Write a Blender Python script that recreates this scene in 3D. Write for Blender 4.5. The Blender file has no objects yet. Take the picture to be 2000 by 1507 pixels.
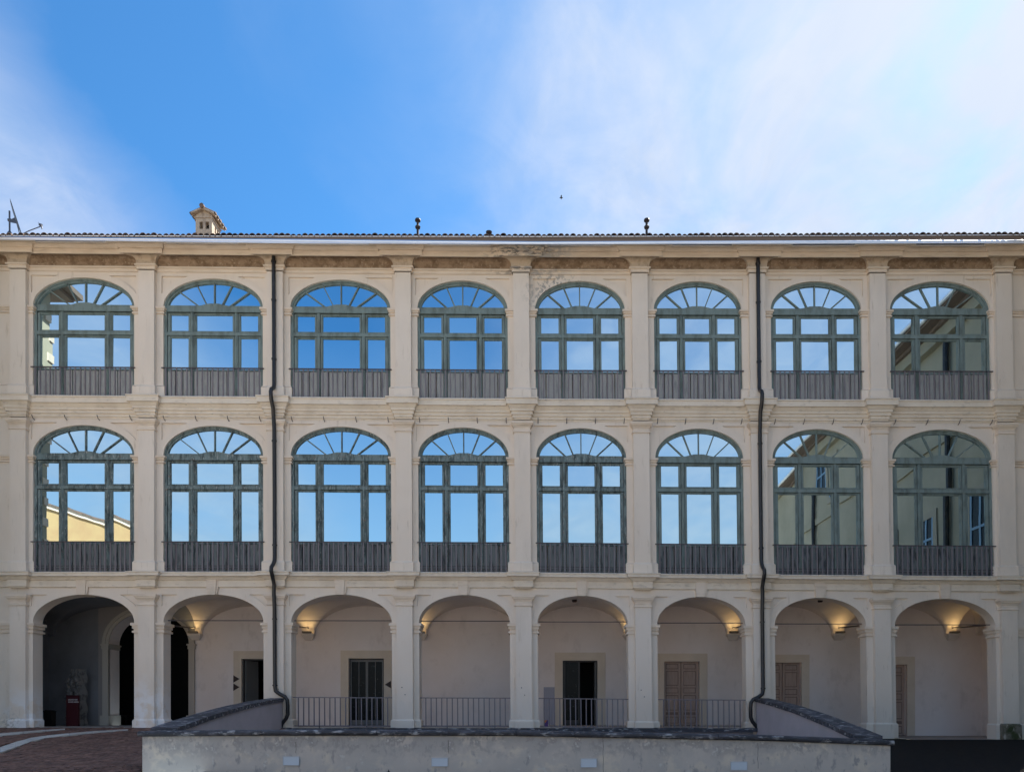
import bpy, math, random
from mathutils import Vector, Matrix
from mathutils.geometry import tessellate_polygon
R = math.radians
rnd = random.Random(7)
C = bpy.context.scene.collection
sc = bpy.context.scene

# ---------------------------------------------------------------- camera
# eye 0.6 m above the loggia floor, 25 m in front of the facade plane (y = 0), upright, looking along +Y, rising-front shift
VX, HY, FL, D0, EYE, S = 1055.0, 1385.0, 1450.0, 25.0, 0.6, 58.0
cam = bpy.data.objects.new('camera', bpy.data.cameras.new('camera'))
C.objects.link(cam)
cam.location = (0, -D0, EYE); cam.rotation_euler = (R(90), 0, 0)
cam.data.sensor_width = 36; cam.data.lens = FL / 2000 * 36
cam.data.shift_x = (1000 - VX) / 2000; cam.data.shift_y = (HY - 753.5) / 2000
cam.data.clip_start = .1; cam.data.clip_end = 3000
sc.camera = cam
# ---------------------------------------------------------------- sky, sun, exposure
SUN = Vector((.43, .57, .70)).normalized()          # high behind the building, to the right
SUN_EL = math.asin(SUN.z); SUN_AZ = math.atan2(SUN.x, SUN.y)
w = bpy.data.worlds.new('World'); sc.world = w; w.use_nodes = True
nt = w.node_tree; nt.nodes.clear()
def N(t, **k):
    n = nt.nodes.new(t)
    for a, b in k.items(): setattr(n, a, b)
    return n
def link(a, b): nt.links.new(a, b)
def val(x, op, y=None, clamp=False):
    n = N('ShaderNodeMath', operation=op); n.use_clamp = clamp
    for i, v in enumerate((x, y)):
        if v is None: continue
        if isinstance(v, (int, float)): n.inputs[i].default_value = v
        else: link(v, n.inputs[i])
    return n.outputs[0]
def mix(f, a, b):
    n = N('ShaderNodeMix', data_type='RGBA')
    for i, v in ((0, f), (6, a), (7, b)):
        if isinstance(v, (int, float)): n.inputs[i].default_value = v
        elif isinstance(v, tuple): n.inputs[i].default_value = v + (1,)
        else: link(v, n.inputs[i])
    return n.outputs[2]
sky = N('ShaderNodeTexSky', sky_type='NISHITA'); sky.sun_disc = False
sky.sun_elevation = SUN_EL; sky.sun_rotation = SUN_AZ
sky.air_density = 1.0; sky.dust_density = .35; sky.ozone_density = 2.0
hs = N('ShaderNodeHueSaturation'); hs.inputs['Saturation'].default_value = 1.10
hs.inputs['Value'].default_value = 1.0
link(sky.outputs[0], hs.inputs['Color'])
tc = N('ShaderNodeTexCoord'); sp = N('ShaderNodeSeparateXYZ'); link(tc.outputs['Generated'], sp.inputs[0])
zz = val(val(sp.outputs[2], 'MAXIMUM', 0.0), 'ADD', .15)
cu = val(sp.outputs[0], 'DIVIDE', zz); cv = val(sp.outputs[1], 'DIVIDE', zz)
cb = N('ShaderNodeCombineXYZ'); link(cu, cb.inputs[0]); link(cv, cb.inputs[1])
def noise(scale, detail, rough, stretch=(1, 1, 1), dist=0, rot=0):
    mp = N('ShaderNodeMapping'); mp.inputs['Scale'].default_value = stretch
    mp.inputs['Rotation'].default_value = (0, 0, rot)
    link(cb.outputs[0], mp.inputs[0])
    n = N('ShaderNodeTexNoise'); link(mp.outputs[0], n.inputs['Vector'])
    n.inputs['Scale'].default_value = scale; n.inputs['Detail'].default_value = detail
    n.inputs['Roughness'].default_value = rough; n.inputs['Distortion'].default_value = dist
    return n.outputs[0]
big = noise(1.3, 3, .5)
fine = noise(4.0, 8, .55, (1, .7, 1), .4, R(25))
u2 = val(cu, 'ADD', val(val(big, 'SUBTRACT', .5), 'MULTIPLY', .22))
u2 = val(u2, 'ADD', val(val(fine, 'SUBTRACT', .5), 'MULTIPLY', .25))
rp = N('ShaderNodeValToRGB'); link(val(val(u2, 'ADD', 2.0), 'DIVIDE', 4.0, True), rp.inputs[0])
def pos(x): return (x + 2) / 4
el = rp.color_ramp.elements
el[0].position = 0; el[0].color = (.45,) * 3 + (1,)
el[1].position = 1; el[1].color = (.75,) * 3 + (1,)
for x, v in ((-1.0, .9), (-.77, .85), (-.66, .28), (-.56, .0), (-.34, .0), (-.16, .14), (.0, .48), (.12, .78), (.4, .95), (.8, 1.0)):
    e = el.new(pos(x)); e.color = (v, v, v, 1)
cover = val(val(rp.outputs[0], 'MULTIPLY', val(val(val(fine, 'SUBTRACT', .5), 'MULTIPLY', 2.2), 'ADD', .96)), 'MULTIPLY', 1.0, True)
# forward scattering: cloud brightens round the sun
dotn = N('ShaderNodeVectorMath', operation='DOT_PRODUCT'); link(tc.outputs['Generated'], dotn.inputs[0]); dotn.inputs[1].default_value = SUN
glow = val(val(val(dotn.outputs['Value'], 'MAXIMUM', 0), 'POWER', 12.0), 'MULTIPLY', 1.0)
fine2 = noise(7.0, 9, .6, (1, .8, 1), .8, R(-20))
cvar = val(val(val(fine2, 'SUBTRACT', .38), 'MULTIPLY', 3.6, True), 'MAXIMUM', 0.0)
ccol = mix(val(glow, 'MULTIPLY', 1.0, True), mix(cvar, (2.9, 3.85, 5.6), (4.15, 4.75, 6.0)), (4.9, 5.35, 6.1))
tint = N('ShaderNodeMix', data_type='RGBA', blend_type='MULTIPLY'); tint.inputs[0].default_value = 1
link(hs.outputs[0], tint.inputs[6]); tint.inputs[7].default_value = (.50, .98, 1.22, 1)
# the veil of cloud lies on the sun's side of the sky and thins out on the far side
side = N('ShaderNodeMapRange'); link(sp.outputs[1], side.inputs[0]); side.inputs[1].default_value = -.35; side.inputs[2].default_value = .35
side.inputs[3].default_value = .8; side.inputs[4].default_value = 1
cover = val(cover, 'MULTIPLY', side.outputs[0])
col = mix(cover, tint.outputs[2], ccol)
hz = val(val(1.0, 'SUBTRACT', val(sp.outputs[2], 'DIVIDE', .46)), 'MULTIPLY', 1.15, True)    # pale haze low over the horizon
col = mix(val(hz, 'MULTIPLY', .85), col, (3.6, 4.5, 5.1))
bg = N('ShaderNodeBackground'); bg.inputs['Strength'].default_value = .06
link(col, bg.inputs['Color'])
wo = N('ShaderNodeOutputWorld'); link(bg.outputs[0], wo.inputs[0])
sl = bpy.data.lights.new('sun', 'SUN'); sl.energy = 5.0; sl.angle = R(.6); sl.color = (1, .95, .87)
so = bpy.data.objects.new('sun', sl); C.objects.link(so)
so.rotation_euler = SUN.to_track_quat('Z', 'Y').to_euler(); so.location = SUN * 60
sc.view_settings.view_transform = 'Standard'; sc.view_settings.look = 'None'
sc.view_settings.gamma = 1; sc.view_settings.use_curve_mapping = False
sc.view_settings.exposure = 1.47
sc.cycles.use_denoising = True
sc.cycles.max_bounces = 10; sc.cycles.diffuse_bounces = 5; sc.cycles.glossy_bounces = 4
sc.cycles.sample_clamp_indirect = 8

# ---------------------------------------------------------------- materials
MATS = {}
def mat(name, col, rough=.8, metal=0, spec=.3, var=None, bump=0, bscale=20, emit=None, layers=(), rand=0, bdetail=6):
    """var=(colour2, scale, lo, hi); layers: (colour, scale, lo, hi, stretch, detail) noise stains on world position"""
    m = bpy.data.materials.new(name); m.use_nodes = True; MATS[name] = m
    t = m.node_tree; b = t.nodes['Principled BSDF']
    def n(ty, **k):
        q = t.nodes.new(ty)
        for a, c in k.items(): setattr(q, a, c)
        return q
    geo = n('ShaderNodeNewGeometry')
    def noi(scale, stretch=(1, 1, 1), detail=6, dist=0, rough_=.6):
        mp = n('ShaderNodeMapping'); mp.inputs['Scale'].default_value = stretch
        t.links.new(geo.outputs['Position'], mp.inputs[0])
        q = n('ShaderNodeTexNoise'); t.links.new(mp.outputs[0], q.inputs['Vector'])
        q.inputs['Scale'].default_value = scale; q.inputs['Detail'].default_value = detail
        q.inputs['Roughness'].default_value = rough_; q.inputs['Distortion'].default_value = dist
        return q.outputs[0]
    def mixc(f, a, c):
        q = n('ShaderNodeMix', data_type='RGBA')
        t.links.new(f, q.inputs[0])
        for i, v in ((6, a), (7, c)):
            if isinstance(v, tuple): q.inputs[i].default_value = v[:3] + (1,)
            else: t.links.new(v, q.inputs[i])
        return q.outputs[2]
    cur = tuple(col)
    ls = list(layers)
    if var: ls.insert(0, (var[0], var[1], var[2], var[3], (1, 1, 1), 6))
    for l in ls:
        c2, s_, lo, hi, st, det = l[:6]
        mr = n('ShaderNodeMapRange'); t.links.new(noi(s_, st, det), mr.inputs[0])
        mr.inputs[1].default_value = lo; mr.inputs[2].default_value = hi
        f = mr.outputs[0]
        if len(l) > 6:                                # limited region: (axis, from, to) soft band, or a sphere (x,y,z,r)
            reg = l[6]
            if len(reg) == 4:
                d = n('ShaderNodeVectorMath', operation='DISTANCE'); t.links.new(geo.outputs['Position'], d.inputs[0])
                d.inputs[1].default_value = reg[:3]
                m2 = n('ShaderNodeMapRange'); t.links.new(d.outputs['Value'], m2.inputs[0])
                m2.inputs[1].default_value = reg[3]; m2.inputs[2].default_value = reg[3] * .3
            else:
                sx = n('ShaderNodeSeparateXYZ'); t.links.new(geo.outputs['Position'], sx.inputs[0])
                m2 = n('ShaderNodeMapRange'); t.links.new(sx.outputs[reg[0]], m2.inputs[0])
                m2.inputs[1].default_value = reg[1]; m2.inputs[2].default_value = reg[2]
            mm = n('ShaderNodeMath', operation='MULTIPLY'); t.links.new(f, mm.inputs[0]); t.links.new(m2.outputs[0], mm.inputs[1])
            f = mm.outputs[0]
        cur = mixc(f, cur, tuple(c2))
    if rand:
        oi = n('ShaderNodeObjectInfo'); q = n('ShaderNodeHueSaturation')
        mr = n('ShaderNodeMapRange'); t.links.new(oi.outputs['Random'], mr.inputs[0])
        mr.inputs[3].default_value = 1 - rand; mr.inputs[4].default_value = 1 + rand
        t.links.new(mr.outputs[0], q.inputs['Value'])
        if isinstance(cur, tuple): q.inputs['Color'].default_value = cur[:3] + (1,)
        else: t.links.new(cur, q.inputs['Color'])
        cur = q.outputs[0]
    if isinstance(cur, tuple): b.inputs['Base Color'].default_value = cur[:3] + (1,)
    else: t.links.new(cur, b.inputs['Base Color'])
    b.inputs['Roughness'].default_value = rough; b.inputs['Metallic'].default_value = metal
    b.inputs['Specular IOR Level'].default_value = spec
    if emit:
        b.inputs['Emission Color'].default_value = emit[0] + (1,); b.inputs['Emission Strength'].default_value = emit[1]
    if bump:
        bp = n('ShaderNodeBump'); bp.inputs['Strength'].default_value = 1; bp.inputs['Distance'].default_value = bump
        t.links.new(noi(bscale, detail=bdetail), bp.inputs['Height']); t.links.new(bp.outputs[0], b.inputs['Normal'])
    return m
P1 = (.79, .70, .60)
def fxx(px): return (px - 1055) / 58
plaster = mat('ochre_plaster', P1, .9, var=((.75, .65, .54), .45, .35, .7), bump=.004, bscale=9, layers=[
    ((.69, .61, .52), 1.4, .52, .75, (1, 1, .25), 8),
    ((.60, .51, .41), 5, .60, .75, (1.3, 1.3, .22), 8),
    ((.84, .82, .80), 2.2, .38, .52, (1, 1, 1), 6, (fxx(290), 0, .35, 1.5)),
    ((.82, .80, .78), 2.2, .42, .55, (1, 1, 1), 6, (fxx(60), 0, .2, 1.4)),
    ((.50, .46, .41), 12, .5, .62, (1, 1, 1), 6, (fxx(25), 0, .1, .6)),
    ((.36, .34, .31), 9, .50, .56, (1, 1, .7), 8, (fxx(1080), 0, 14.6, 1.15))])
trim = mat('trim_plaster', (.78, .67, .55), .9, var=((.70, .59, .47), 1.2, .4, .7), bump=.004, bscale=12, layers=[
    ((.60, .50, .39), 3.5, .52, .74, (.35, 1, 2.2), 8),
    ((.16, .15, .14), 7, .48, .56, (.6, 1, 1.6), 8, (fxx(1025), -.5, 15.9, 1.6)),
    ((.44, .42, .40), 5, .42, .55, (.8, 1, 1.2), 8, (fxx(1060), -.5, 15.8, 1.3))])
ledge = mat('ledge_plaster', (.78, .69, .57), .9, bump=.004, bscale=12, layers=[
    ((.68, .59, .48), 1.5, .45, .7, (1, 1, 1), 6), ((.56, .49, .40), 7, .56, .72, (.5, 1, 1.5), 9), ((.30, .27, .23), 9, .66, .74, (.5, 1, 2), 9)])
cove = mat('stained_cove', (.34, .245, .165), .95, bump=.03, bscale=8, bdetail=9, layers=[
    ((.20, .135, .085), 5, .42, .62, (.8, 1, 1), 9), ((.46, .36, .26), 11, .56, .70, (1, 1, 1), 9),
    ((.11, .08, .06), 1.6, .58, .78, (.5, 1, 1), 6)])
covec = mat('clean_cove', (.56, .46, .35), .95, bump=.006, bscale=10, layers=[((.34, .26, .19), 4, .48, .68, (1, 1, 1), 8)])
inner = mat('loggia_plaster', (.78, .70, .665), .9, var=((.72, .64, .60), .7, .4, .7), layers=[((.66, .585, .55), 2.2, .56, .72, (1, 1, .6), 8)], bump=.002, bscale=8)
vaultm = mat('vault_plaster', (.72, .64, .57), .9, var=((.65, .57, .50), 1.1, .4, .7), bump=.003, bscale=6)
greyin = mat('passage_plaster_dimmed', (.20, .205, .22), .9, var=((.15, .15, .16), .8, .4, .7), bump=.002)  # dimness of the first bay put into the colour of its wall and vault
band = mat('surround_paint', (.66, .56, .455), .9, var=((.60, .50, .40), 1.5, .4, .7))
green = mat('green_paint', (.195, .255, .245), .6, bump=.003, bscale=40, layers=[
    ((.13, .165, .155), 3, .45, .65, (2, 1, .6), 6), ((.24, .27, .24), 16, .60, .72, (1, 1, .25), 8)])
greenw = mat('flaking_green_paint', (.17, .225, .225), .7, bump=.005, bscale=40, layers=[
    ((.065, .09, .09), 5, .45, .62, (2, 1, .5), 8), ((.36, .38, .36), 22, .585, .64, (1.4, 1, .3), 9),
    ((.20, .15, .13), 9, .62, .70, (.5, 1, 1.5), 6)])
boards = mat('weathered_board', (.41, .42, .41), .8, bump=.004, bscale=30, layers=[
    ((.28, .29, .29), 6, .5, .68, (2, 1, .3), 8), ((.45, .45, .44), 12, .56, .7, (1.5, 1, .4), 8)])
boards2 = mat('dark_board', (.175, .20, .205), .8, bump=.004, bscale=30, layers=[
    ((.06, .07, .075), 6, .5, .65, (2, 1, .3), 8), ((.20, .2, .2), 14, .6, .7, (1.5, 1, .4), 8)])
railm = mat('mauve_iron', (.20, .18, .195), .6, layers=[((.16, .14, .15), 3, .5, .65, (1, 1, .3), 4)])
railg = mat('grey_mauve_iron', (.19, .165, .18), .55)
raild = mat('dark_iron', (.09, .08, .085), .55)
pipem = mat('black_pipe', (.018, .017, .018), .38, spec=.5, layers=[((.05, .045, .04), 8, .55, .7, (1, 1, .5), 6)])
tilem = mat('terracotta', (.17, .115, .09), .9, rand=.35, bump=.004, bscale=30, layers=[((.09, .08, .07), 6, .48, .65, (1, 1, 1), 8)])
gutterm = mat('zinc_gutter', (.86, .88, .92), .34, metal=.2, spec=.9, layers=[((.66, .69, .75), 2, .45, .7, (.3, 1, 1), 6)])
fasciam = mat('brown_fascia', (.20, .15, .12), .8)
stone = mat('pale_stone', (.52, .50, .46), .85, bump=.004, bscale=14, layers=[((.32, .30, .28), 4, .48, .68, (1, 1, 1), 8)], rand=.08)
mossy = mat('mossy_stone', (.20, .18, .14), .95, bump=.02, bscale=8, layers=[
    ((.06, .07, .03), 3, .42, .58, (1, 1, 1), 8), ((.45, .42, .36), 7, .60, .68, (1, 1, .4), 8)])
chim = mat('chimney_render', (.50, .42, .33), .9, bump=.006, bscale=14, layers=[((.34, .27, .21), 5, .48, .68, (1, 1, .5), 8)])
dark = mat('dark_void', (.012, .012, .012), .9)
doorb = mat('brown_door', (.40, .30, .25), .6, layers=[((.33, .245, .20), 6, .45, .65, (3, 1, .3), 6)])
doorbd = mat('brown_door_moulding', (.20, .14, .12), .6)
doord = mat('dark_door_frame', (.05, .045, .042), .5)
steel = mat('grey_frame', (.16, .155, .15), .5)
brown = mat('sign_brown', (.045, .028, .026), .6)
redp = mat('maroon_panel', (.060, .012, .016), .5)
white = mat('white_plate', (.60, .66, .72), .4)
whitef = mat('white_plate_rim', (.52, .55, .60), .4)
marble = mat('carved_marble', (.19, .185, .18), .8, bump=.03, bscale=9, layers=[((.10, .10, .10), 7, .5, .6, (1, 1, .6), 8)])
blackm = mat('black_plastic', (.012, .012, .012), .5)
lampm = mat('lamp_body', (.20, .17, .13), .6)
glowm = mat('lamp_glow', (1, .8, .5), .5, emit=((1, .68, .28), 3.5))
ledm = mat('orange_strip_glow', (1, .6, .3), .5, emit=((1, .35, .10), .35))
slate = mat('slate_coping', (.055, .056, .065), .75, bump=.03, bscale=9, bdetail=9, rand=.2, layers=[
    ((.12, .12, .14), 5, .50, .66, (.6, 1.5, 1.5), 9), ((.40, .40, .41), 8, .55, .66, (.5, .8, 1.5), 9)])
parap = mat('stained_render', (.58, .52, .46), .9, bump=.010, bscale=6, bdetail=9, layers=[
    ((.52, .475, .425), 1.3, .40, .60, (1, 1, 1), 9), ((.66, .58, .48), 1.7, .52, .62, (1, 1, 1.2), 9),
    ((.42, .39, .365), 2.6, .42, .50, (1, 1, .8), 11, (2, -.42, -.02)), ((.36, .33, .31), 6, .52, .58, (1, 1, .8), 11, (2, -.5, -.05)),
    ((.38, .35, .33), 4.5, .58, .66, (1.4, 1, .7), 9), ((.60, .57, .52), 6, .62, .68, (1, 1, 1), 9)])
lav = mat('inner_parapet_plaster', (.46, .42, .44), .9, var=((.40, .37, .38), 1, .4, .7))
brickm = mat('paving_brick', (.21, .115, .088), .75, rand=.28, bump=.006, bscale=25, layers=[
    ((.11, .065, .052), 2.3, .42, .66, (1, 1, 1), 7), ((.30, .18, .14), 3.3, .50, .72, (1, 1, 1), 7),
    ((.05, .03, .028), 11, .45, .7, (1, 1, 1), 3)])
asphalt = mat('dark_cobble', (.017, .016, .016), .9, spec=.15, bump=.02, bscale=14, layers=[((.030, .027, .022), 6, .55, .72, (1, 1, 1), 8)])
paving = mat('courtyard_bounce_stone', (.48, .42, .35), .9, var=((.40, .35, .29), 1, .4, .6))  # unseen ground, made pale to bounce sunlight onto the facade
yellow = mat('yellow_render', (.42, .29, .14), .9, var=((.38, .24, .12), .4, .4, .6))
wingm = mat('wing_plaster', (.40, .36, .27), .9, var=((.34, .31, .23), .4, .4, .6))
blueg = mat('pale_blue_shutter', (.18, .30, .42), .4)
dishm = mat('antenna_metal', (.10, .12, .16), .5)
vent = mat('vent_pipe_paint', (.035, .03, .035), .6)
poster = mat('poster_blue', (.05, .06, .08), .6)
ppur = mat('purple_print', (.12, .06, .22), .5); pora = mat('orange_print', (.75, .25, .05), .5)
greyp = mat('grey_notice', (.36, .35, .40), .6)
dglass = mat('dark_glass', (.006, .007, .008), .25, spec=.12, layers=[((.05, .055, .055), 9, .60, .68, (1, 1, 1), 8)])
# window glass: old, slightly wavy, strongly mirroring in front of dark rooms
glass = bpy.data.materials.new('window_glass'); glass.use_nodes = True
t = glass.node_tree; b = t.nodes['Principled BSDF']
b.inputs['Base Color'].default_value = (.62, .77, .83, 1); b.inputs['Metallic'].default_value = 1; b.inputs['Roughness'].default_value = .012
g = t.nodes.new('ShaderNodeNewGeometry'); q = t.nodes.new('ShaderNodeTexNoise'); q.inputs['Scale'].default_value = 1.1; q.inputs['Detail'].default_value = 1
bp = t.nodes.new('ShaderNodeBump'); bp.inputs['Distance'].default_value = .0012; bp.inputs['Strength'].default_value = 1
t.links.new(g.outputs['Position'], q.inputs['Vector']); t.links.new(q.outputs[0], bp.inputs['Height']); t.links.new(bp.outputs[0], b.inputs['Normal'])

# ---------------------------------------------------------------- helpers
def interp(x, pts):
    if x <= pts[0][0]: return pts[0][1]
    for (a, va), (c, vc) in zip(pts, pts[1:]):
        if x <= c: return va + (vc - va) * (x - a) / (c - a)
    return pts[-1][1]
# the facade is warped to fit image coordinates, by a few centimetres along its 34 m
DYC = [(0, -5), (300, -2.4), (560, 0), (1000, 3), (1500, 4), (2000, 3)]
DY2 = [(0, -4), (560, 0), (1050, 3.7), (1540, 5), (2000, 6.5)]
DY1 = [(0, .5), (560, 0), (1030, 1.6), (1250, 4), (1500, 6), (2000, 9.6)]
def dyf(px, py):
    c, a, b_ = interp(px, DYC), interp(px, DY2), interp(px, DY1)
    if py < 500: return c
    if py < 775: return c + (a - c) * (py - 500) / 275
    if py < 1117: return a + (b_ - a) * (py - 775) / 342
    return b_
def dxf(px, py): return max(0, px - 300) / 1600 * 5 / 290 * (py - 970)
def W(px, py, p=0.0, q=None):
    """image coordinates (1/58 m units on the facade plane) -> world; p = metres proud of the wall face"""
    if q is None: q = 0.0
    x = (px + dxf(px, py) - VX) / S
    z = EYE + (HY - (py + dyf(px, py))) / S * (D0 - q) / D0
    return Vector((x, -p, z))
def BP(px, py, d=3.5):
    k = (D0 + d) / FL
    return Vector(((px - VX) * k, d, EYE + (HY - py) * k))
class MB:
    def __init__(s): s.v = []; s.f = []; s.m = []
    def add(s, vs, fs, mi=0):
        o = len(s.v); s.v += [tuple(v) for v in vs]
        s.f += [tuple(i + o for i in f) for f in fs]; s.m += [mi] * len(fs)
    def box8(s, vs, mi=0):
        s.add(vs, [(0, 1, 2, 3), (7, 6, 5, 4), (0, 4, 5, 1), (1, 5, 6, 2), (2, 6, 7, 3), (3, 7, 4, 0)], mi)
    def wbox(s, x0, x1, y0, y1, p0, p1, q=None, mi=0):      # box in image coordinates, p0 back, p1 front
        if q is None: q = max(p0, p1) if max(p0, p1) > 0 else 0
        s.box8([W(x0, y1, p1, q), W(x1, y1, p1, q), W(x1, y0, p1, q), W(x0, y0, p1, q),
                W(x0, y1, p0, q), W(x1, y1, p0, q), W(x1, y0, p0, q), W(x0, y0, p0, q)], mi)
    def box(s, a, b_, mi=0):
        x0, y0, z0 = a; x1, y1, z1 = b_
        s.box8([(x0, y0, z0), (x1, y0, z0), (x1, y0, z1), (x0, y0, z1), (x0, y1, z0), (x1, y1, z0), (x1, y1, z1), (x0, y1, z1)], mi)
    def plate(s, outer, holes, p1, p0, q=0, mi=0, back=False, mp=None):
        f = mp or (lambda x, y, p: W(x, y, p, q))
        loops = [outer] + list(holes)
        tris = tessellate_polygon([[Vector((x, y, 0)) for x, y in l] for l in loops])
        pts = [p for l in loops for p in l]
        s.add([f(x, y, p1) for x, y in pts], [tuple(t) for t in tris], mi)
        if back: s.add([f(x, y, p0) for x, y in pts], [tuple(t) for t in tris], mi)
        if p0 is not None and p0 != p1:
            for l in loops:
                n = len(l)
                vs = [f(x, y, p1) for x, y in l] + [f(x, y, p0) for x, y in l]
                s.add(vs, [(i, (i + 1) % n, n + (i + 1) % n, n + i) for i in range(n)], mi)
    def strip(s, a, b_, mi=0):                              # quads between two equal polylines of world points
        n = len(a); s.add(list(a) + list(b_), [(i, i + 1, n + i + 1, n + i) for i in range(n - 1)], mi)
    def tube(s, pts, r, k=8, mi=0, cap=True):
        pts = [Vector(p) for p in pts]; rings = []
        rr = r if isinstance(r, (list, tuple)) else [r] * len(pts)
        up = None
        for i, p in enumerate(pts):
            d = (pts[min(i + 1, len(pts) - 1)] - pts[max(i - 1, 0)]).normalized()
            if up is None: up = Vector((1, 0, 0)) if abs(d.x) < .9 else Vector((0, 0, 1))
            a = d.cross(up).normalized(); b_ = d.cross(a).normalized(); up = b_.cross(d) * -1 if False else up
            rings.append([p + (a * math.cos(2 * math.pi * j / k) + b_ * math.sin(2 * math.pi * j / k)) * rr[i] for j in range(k)])
        o = [v for g_ in rings for v in g_]; fs = []
        for i in range(len(pts) - 1):
            for j in range(k): fs.append((i * k + j, i * k + (j + 1) % k, (i + 1) * k + (j + 1) % k, (i + 1) * k + j))
        if cap: fs.append(tuple(range(k))); fs.append(tuple((len(pts) - 1) * k + j for j in range(k)))
        s.add(o, fs, mi)
    def mesh(s, name, mats, smooth=False):
        me = bpy.data.meshes.new(name); me.from_pydata(s.v, [], s.f)
        for m in (mats if isinstance(mats, (list, tuple)) else [mats]): me.materials.append(m)
        me.polygons.foreach_set('material_index', s.m)
        import bmesh
        bm = bmesh.new(); bm.from_mesh(me); bmesh.ops.recalc_face_normals(bm, faces=bm.faces); bm.to_mesh(me); bm.free()
        if smooth:
            me.polygons.foreach_set('use_smooth', [True] * len(me.polygons)); 
            me.set_sharp_from_angle(angle=R(38))
        me.update(); return me
    def build(s, name, mats, parent=None, smooth=False):
        return link_obj(name, s.mesh(name, mats, smooth), parent)
def link_obj(name, me, parent=None, loc=None):
    o = bpy.data.objects.new(name, me); C.objects.link(o)
    if parent is not None:
        o.parent = parent
        if parent.type == 'EMPTY' or True: o.matrix_parent_inverse = Matrix.Translation(parent_world(parent)).inverted()
    if loc is not None: o.location = loc
    return o
def parent_world(o):
    v = Vector(o.location)
    return v
def empty(name, loc=(0, 0, 0), parent=None):
    o = bpy.data.objects.new(name, None); C.objects.link(o); o.location = loc; o.empty_display_size = .3
    if parent is not None: o.parent = parent; o.matrix_parent_inverse = Matrix.Translation(parent_world(parent)).inverted()
    return o
def tag(o, label=None, cat=None, group=None, kind=None):
    for k, v in (('label', label), ('category', cat), ('group', group), ('kind', kind)):
        if v: o[k] = v
    return o
def part(name, mats, parent, fn, smooth=False):
    m = MB(); fn(m); return m.build(name, mats, parent, smooth)

# ---------------------------------------------------------------- image coordinates of the facade
L = [64, 319, 568, 817, 1048, 1281, 1510, 1744]
Rr = [262, 514, 764, 994, 1224, 1453, 1688, 1940]
PC = [41] + [(Rr[i] + L[i + 1]) / 2 for i in range(7)] + [1962]
XL, XR = -38, 2038
HWP = 15.5
GZ = 1420
palace = tag(empty('palace'), 'three storey ochre plaster palace with arched loggias behind the stained parapet', 'palace')
def arc(cx, sy, a, b_, n=40, t0=math.pi, t1=0):
    return [(cx + a * math.cos(t0 + (t1 - t0) * i / n), sy - b_ * math.sin(t0 + (t1 - t0) * i / n)) for i in range(n + 1)]
ST = {'top': dict(y0=522, y1=775, crown=545, spring=600, yh=541, w=11, T=.3),
      'mid': dict(y0=775, y1=1116, crown=832, spring=888, yh=827, w=12.5, T=.3),
      'low': dict(y0=1116, y1=1420, crown=1160, spring=1214, yh=1160, w=15, T=.5)}
for s, d in ST.items():
    for i in range(8):
        l, r = L[i], Rr[i]; cx = (l + r) / 2; a = (r - l) / 2; b_ = d['spring'] - d['crown']
        xl = XL if i == 0 else PC[i]; xr = XR if i == 7 else PC[i + 1]
        y1 = d['y1'] if not (s == 'low' and i >= 6) else 1434
        curve = arc(cx, d['spring'], a, b_)
        outer = [(xl, d['y0']), (xr, d['y0']), (xr, y1), (r, y1)] + curve[::-1] + [(l, y1), (xl, y1)]
        A, B = a + d['w'], b_ + d['w']
        holes = []
        hx, hy = a + 3.5, d['spring'] - d['yh']
        tx = math.acos(min(1, hx / A)); ty = math.asin(min(1, hy / B))
        for sg in (-1, 1):
            pl = [(cx + sg * hx, d['yh'])] + [(cx + sg * A * math.cos(ty + (tx - ty) * k / 10), d['spring'] - B * math.sin(ty + (tx - ty) * k / 10)) for k in range(11)]
            if sg > 0: pl = pl[::-1]
            holes.append(pl)
        m = MB(); m.plate(outer, holes, 0, None)
        op = [(r, y1)] + curve[::-1] + [(l, y1)]
        m.strip([W(x, y, 0) for x, y in op], [W(x, y, -d['T']) for x, y in op])
        if s == 'low':                                   # the back of the arcade wall
            m.plate(outer, [], -d['T'], None)
        for h in holes:
            n = len(h); m.add([W(x, y, 0) for x, y in h] + [W(x, y, -.06) for x, y in h], [(k, (k + 1) % n, n + (k + 1) % n, n + k) for k in range(n)])
        m.build('bay_wall', plaster, palace)
        for h in holes:
            m = MB(); m.plate(h, [], -.06, None); m.build('spandrel_panel', plaster, palace)
# entablatures: profiles swept along the wall, breaking forward over the pilasters
def sweep(prof, E, m, mats_run, mats_brk, breaks=PC, hw=HWP):
    # prof: (p, y, run material, break material)
    def line(p, y):
        pts = [(XL, p)]
        for c in breaks:
            B = hw + p * S; e_ = E(y) if callable(E) else E
            pts += [(c - B, p), (c - B, p + e_), (c + B, p + e_), (c + B, p)]
        pts.append((XR, p)); out = []
        for (x, pp) in pts: out.append(W(x, y, pp, p))
        return out
    for (a, b_) in zip(prof, prof[1:]):
        la, lb = line(a[0], a[1]), line(b_[0], b_[1])
        for k in range(len(la) - 1):
            isb = (k % 4) in (1, 2, 3)
            m.add([la[k], la[k + 1], lb[k + 1], lb[k]], [(0, 1, 2, 3)], (mats_brk if isb else mats_run)(a))
def prof(pl): return pl
def f0(a): return 0
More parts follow.
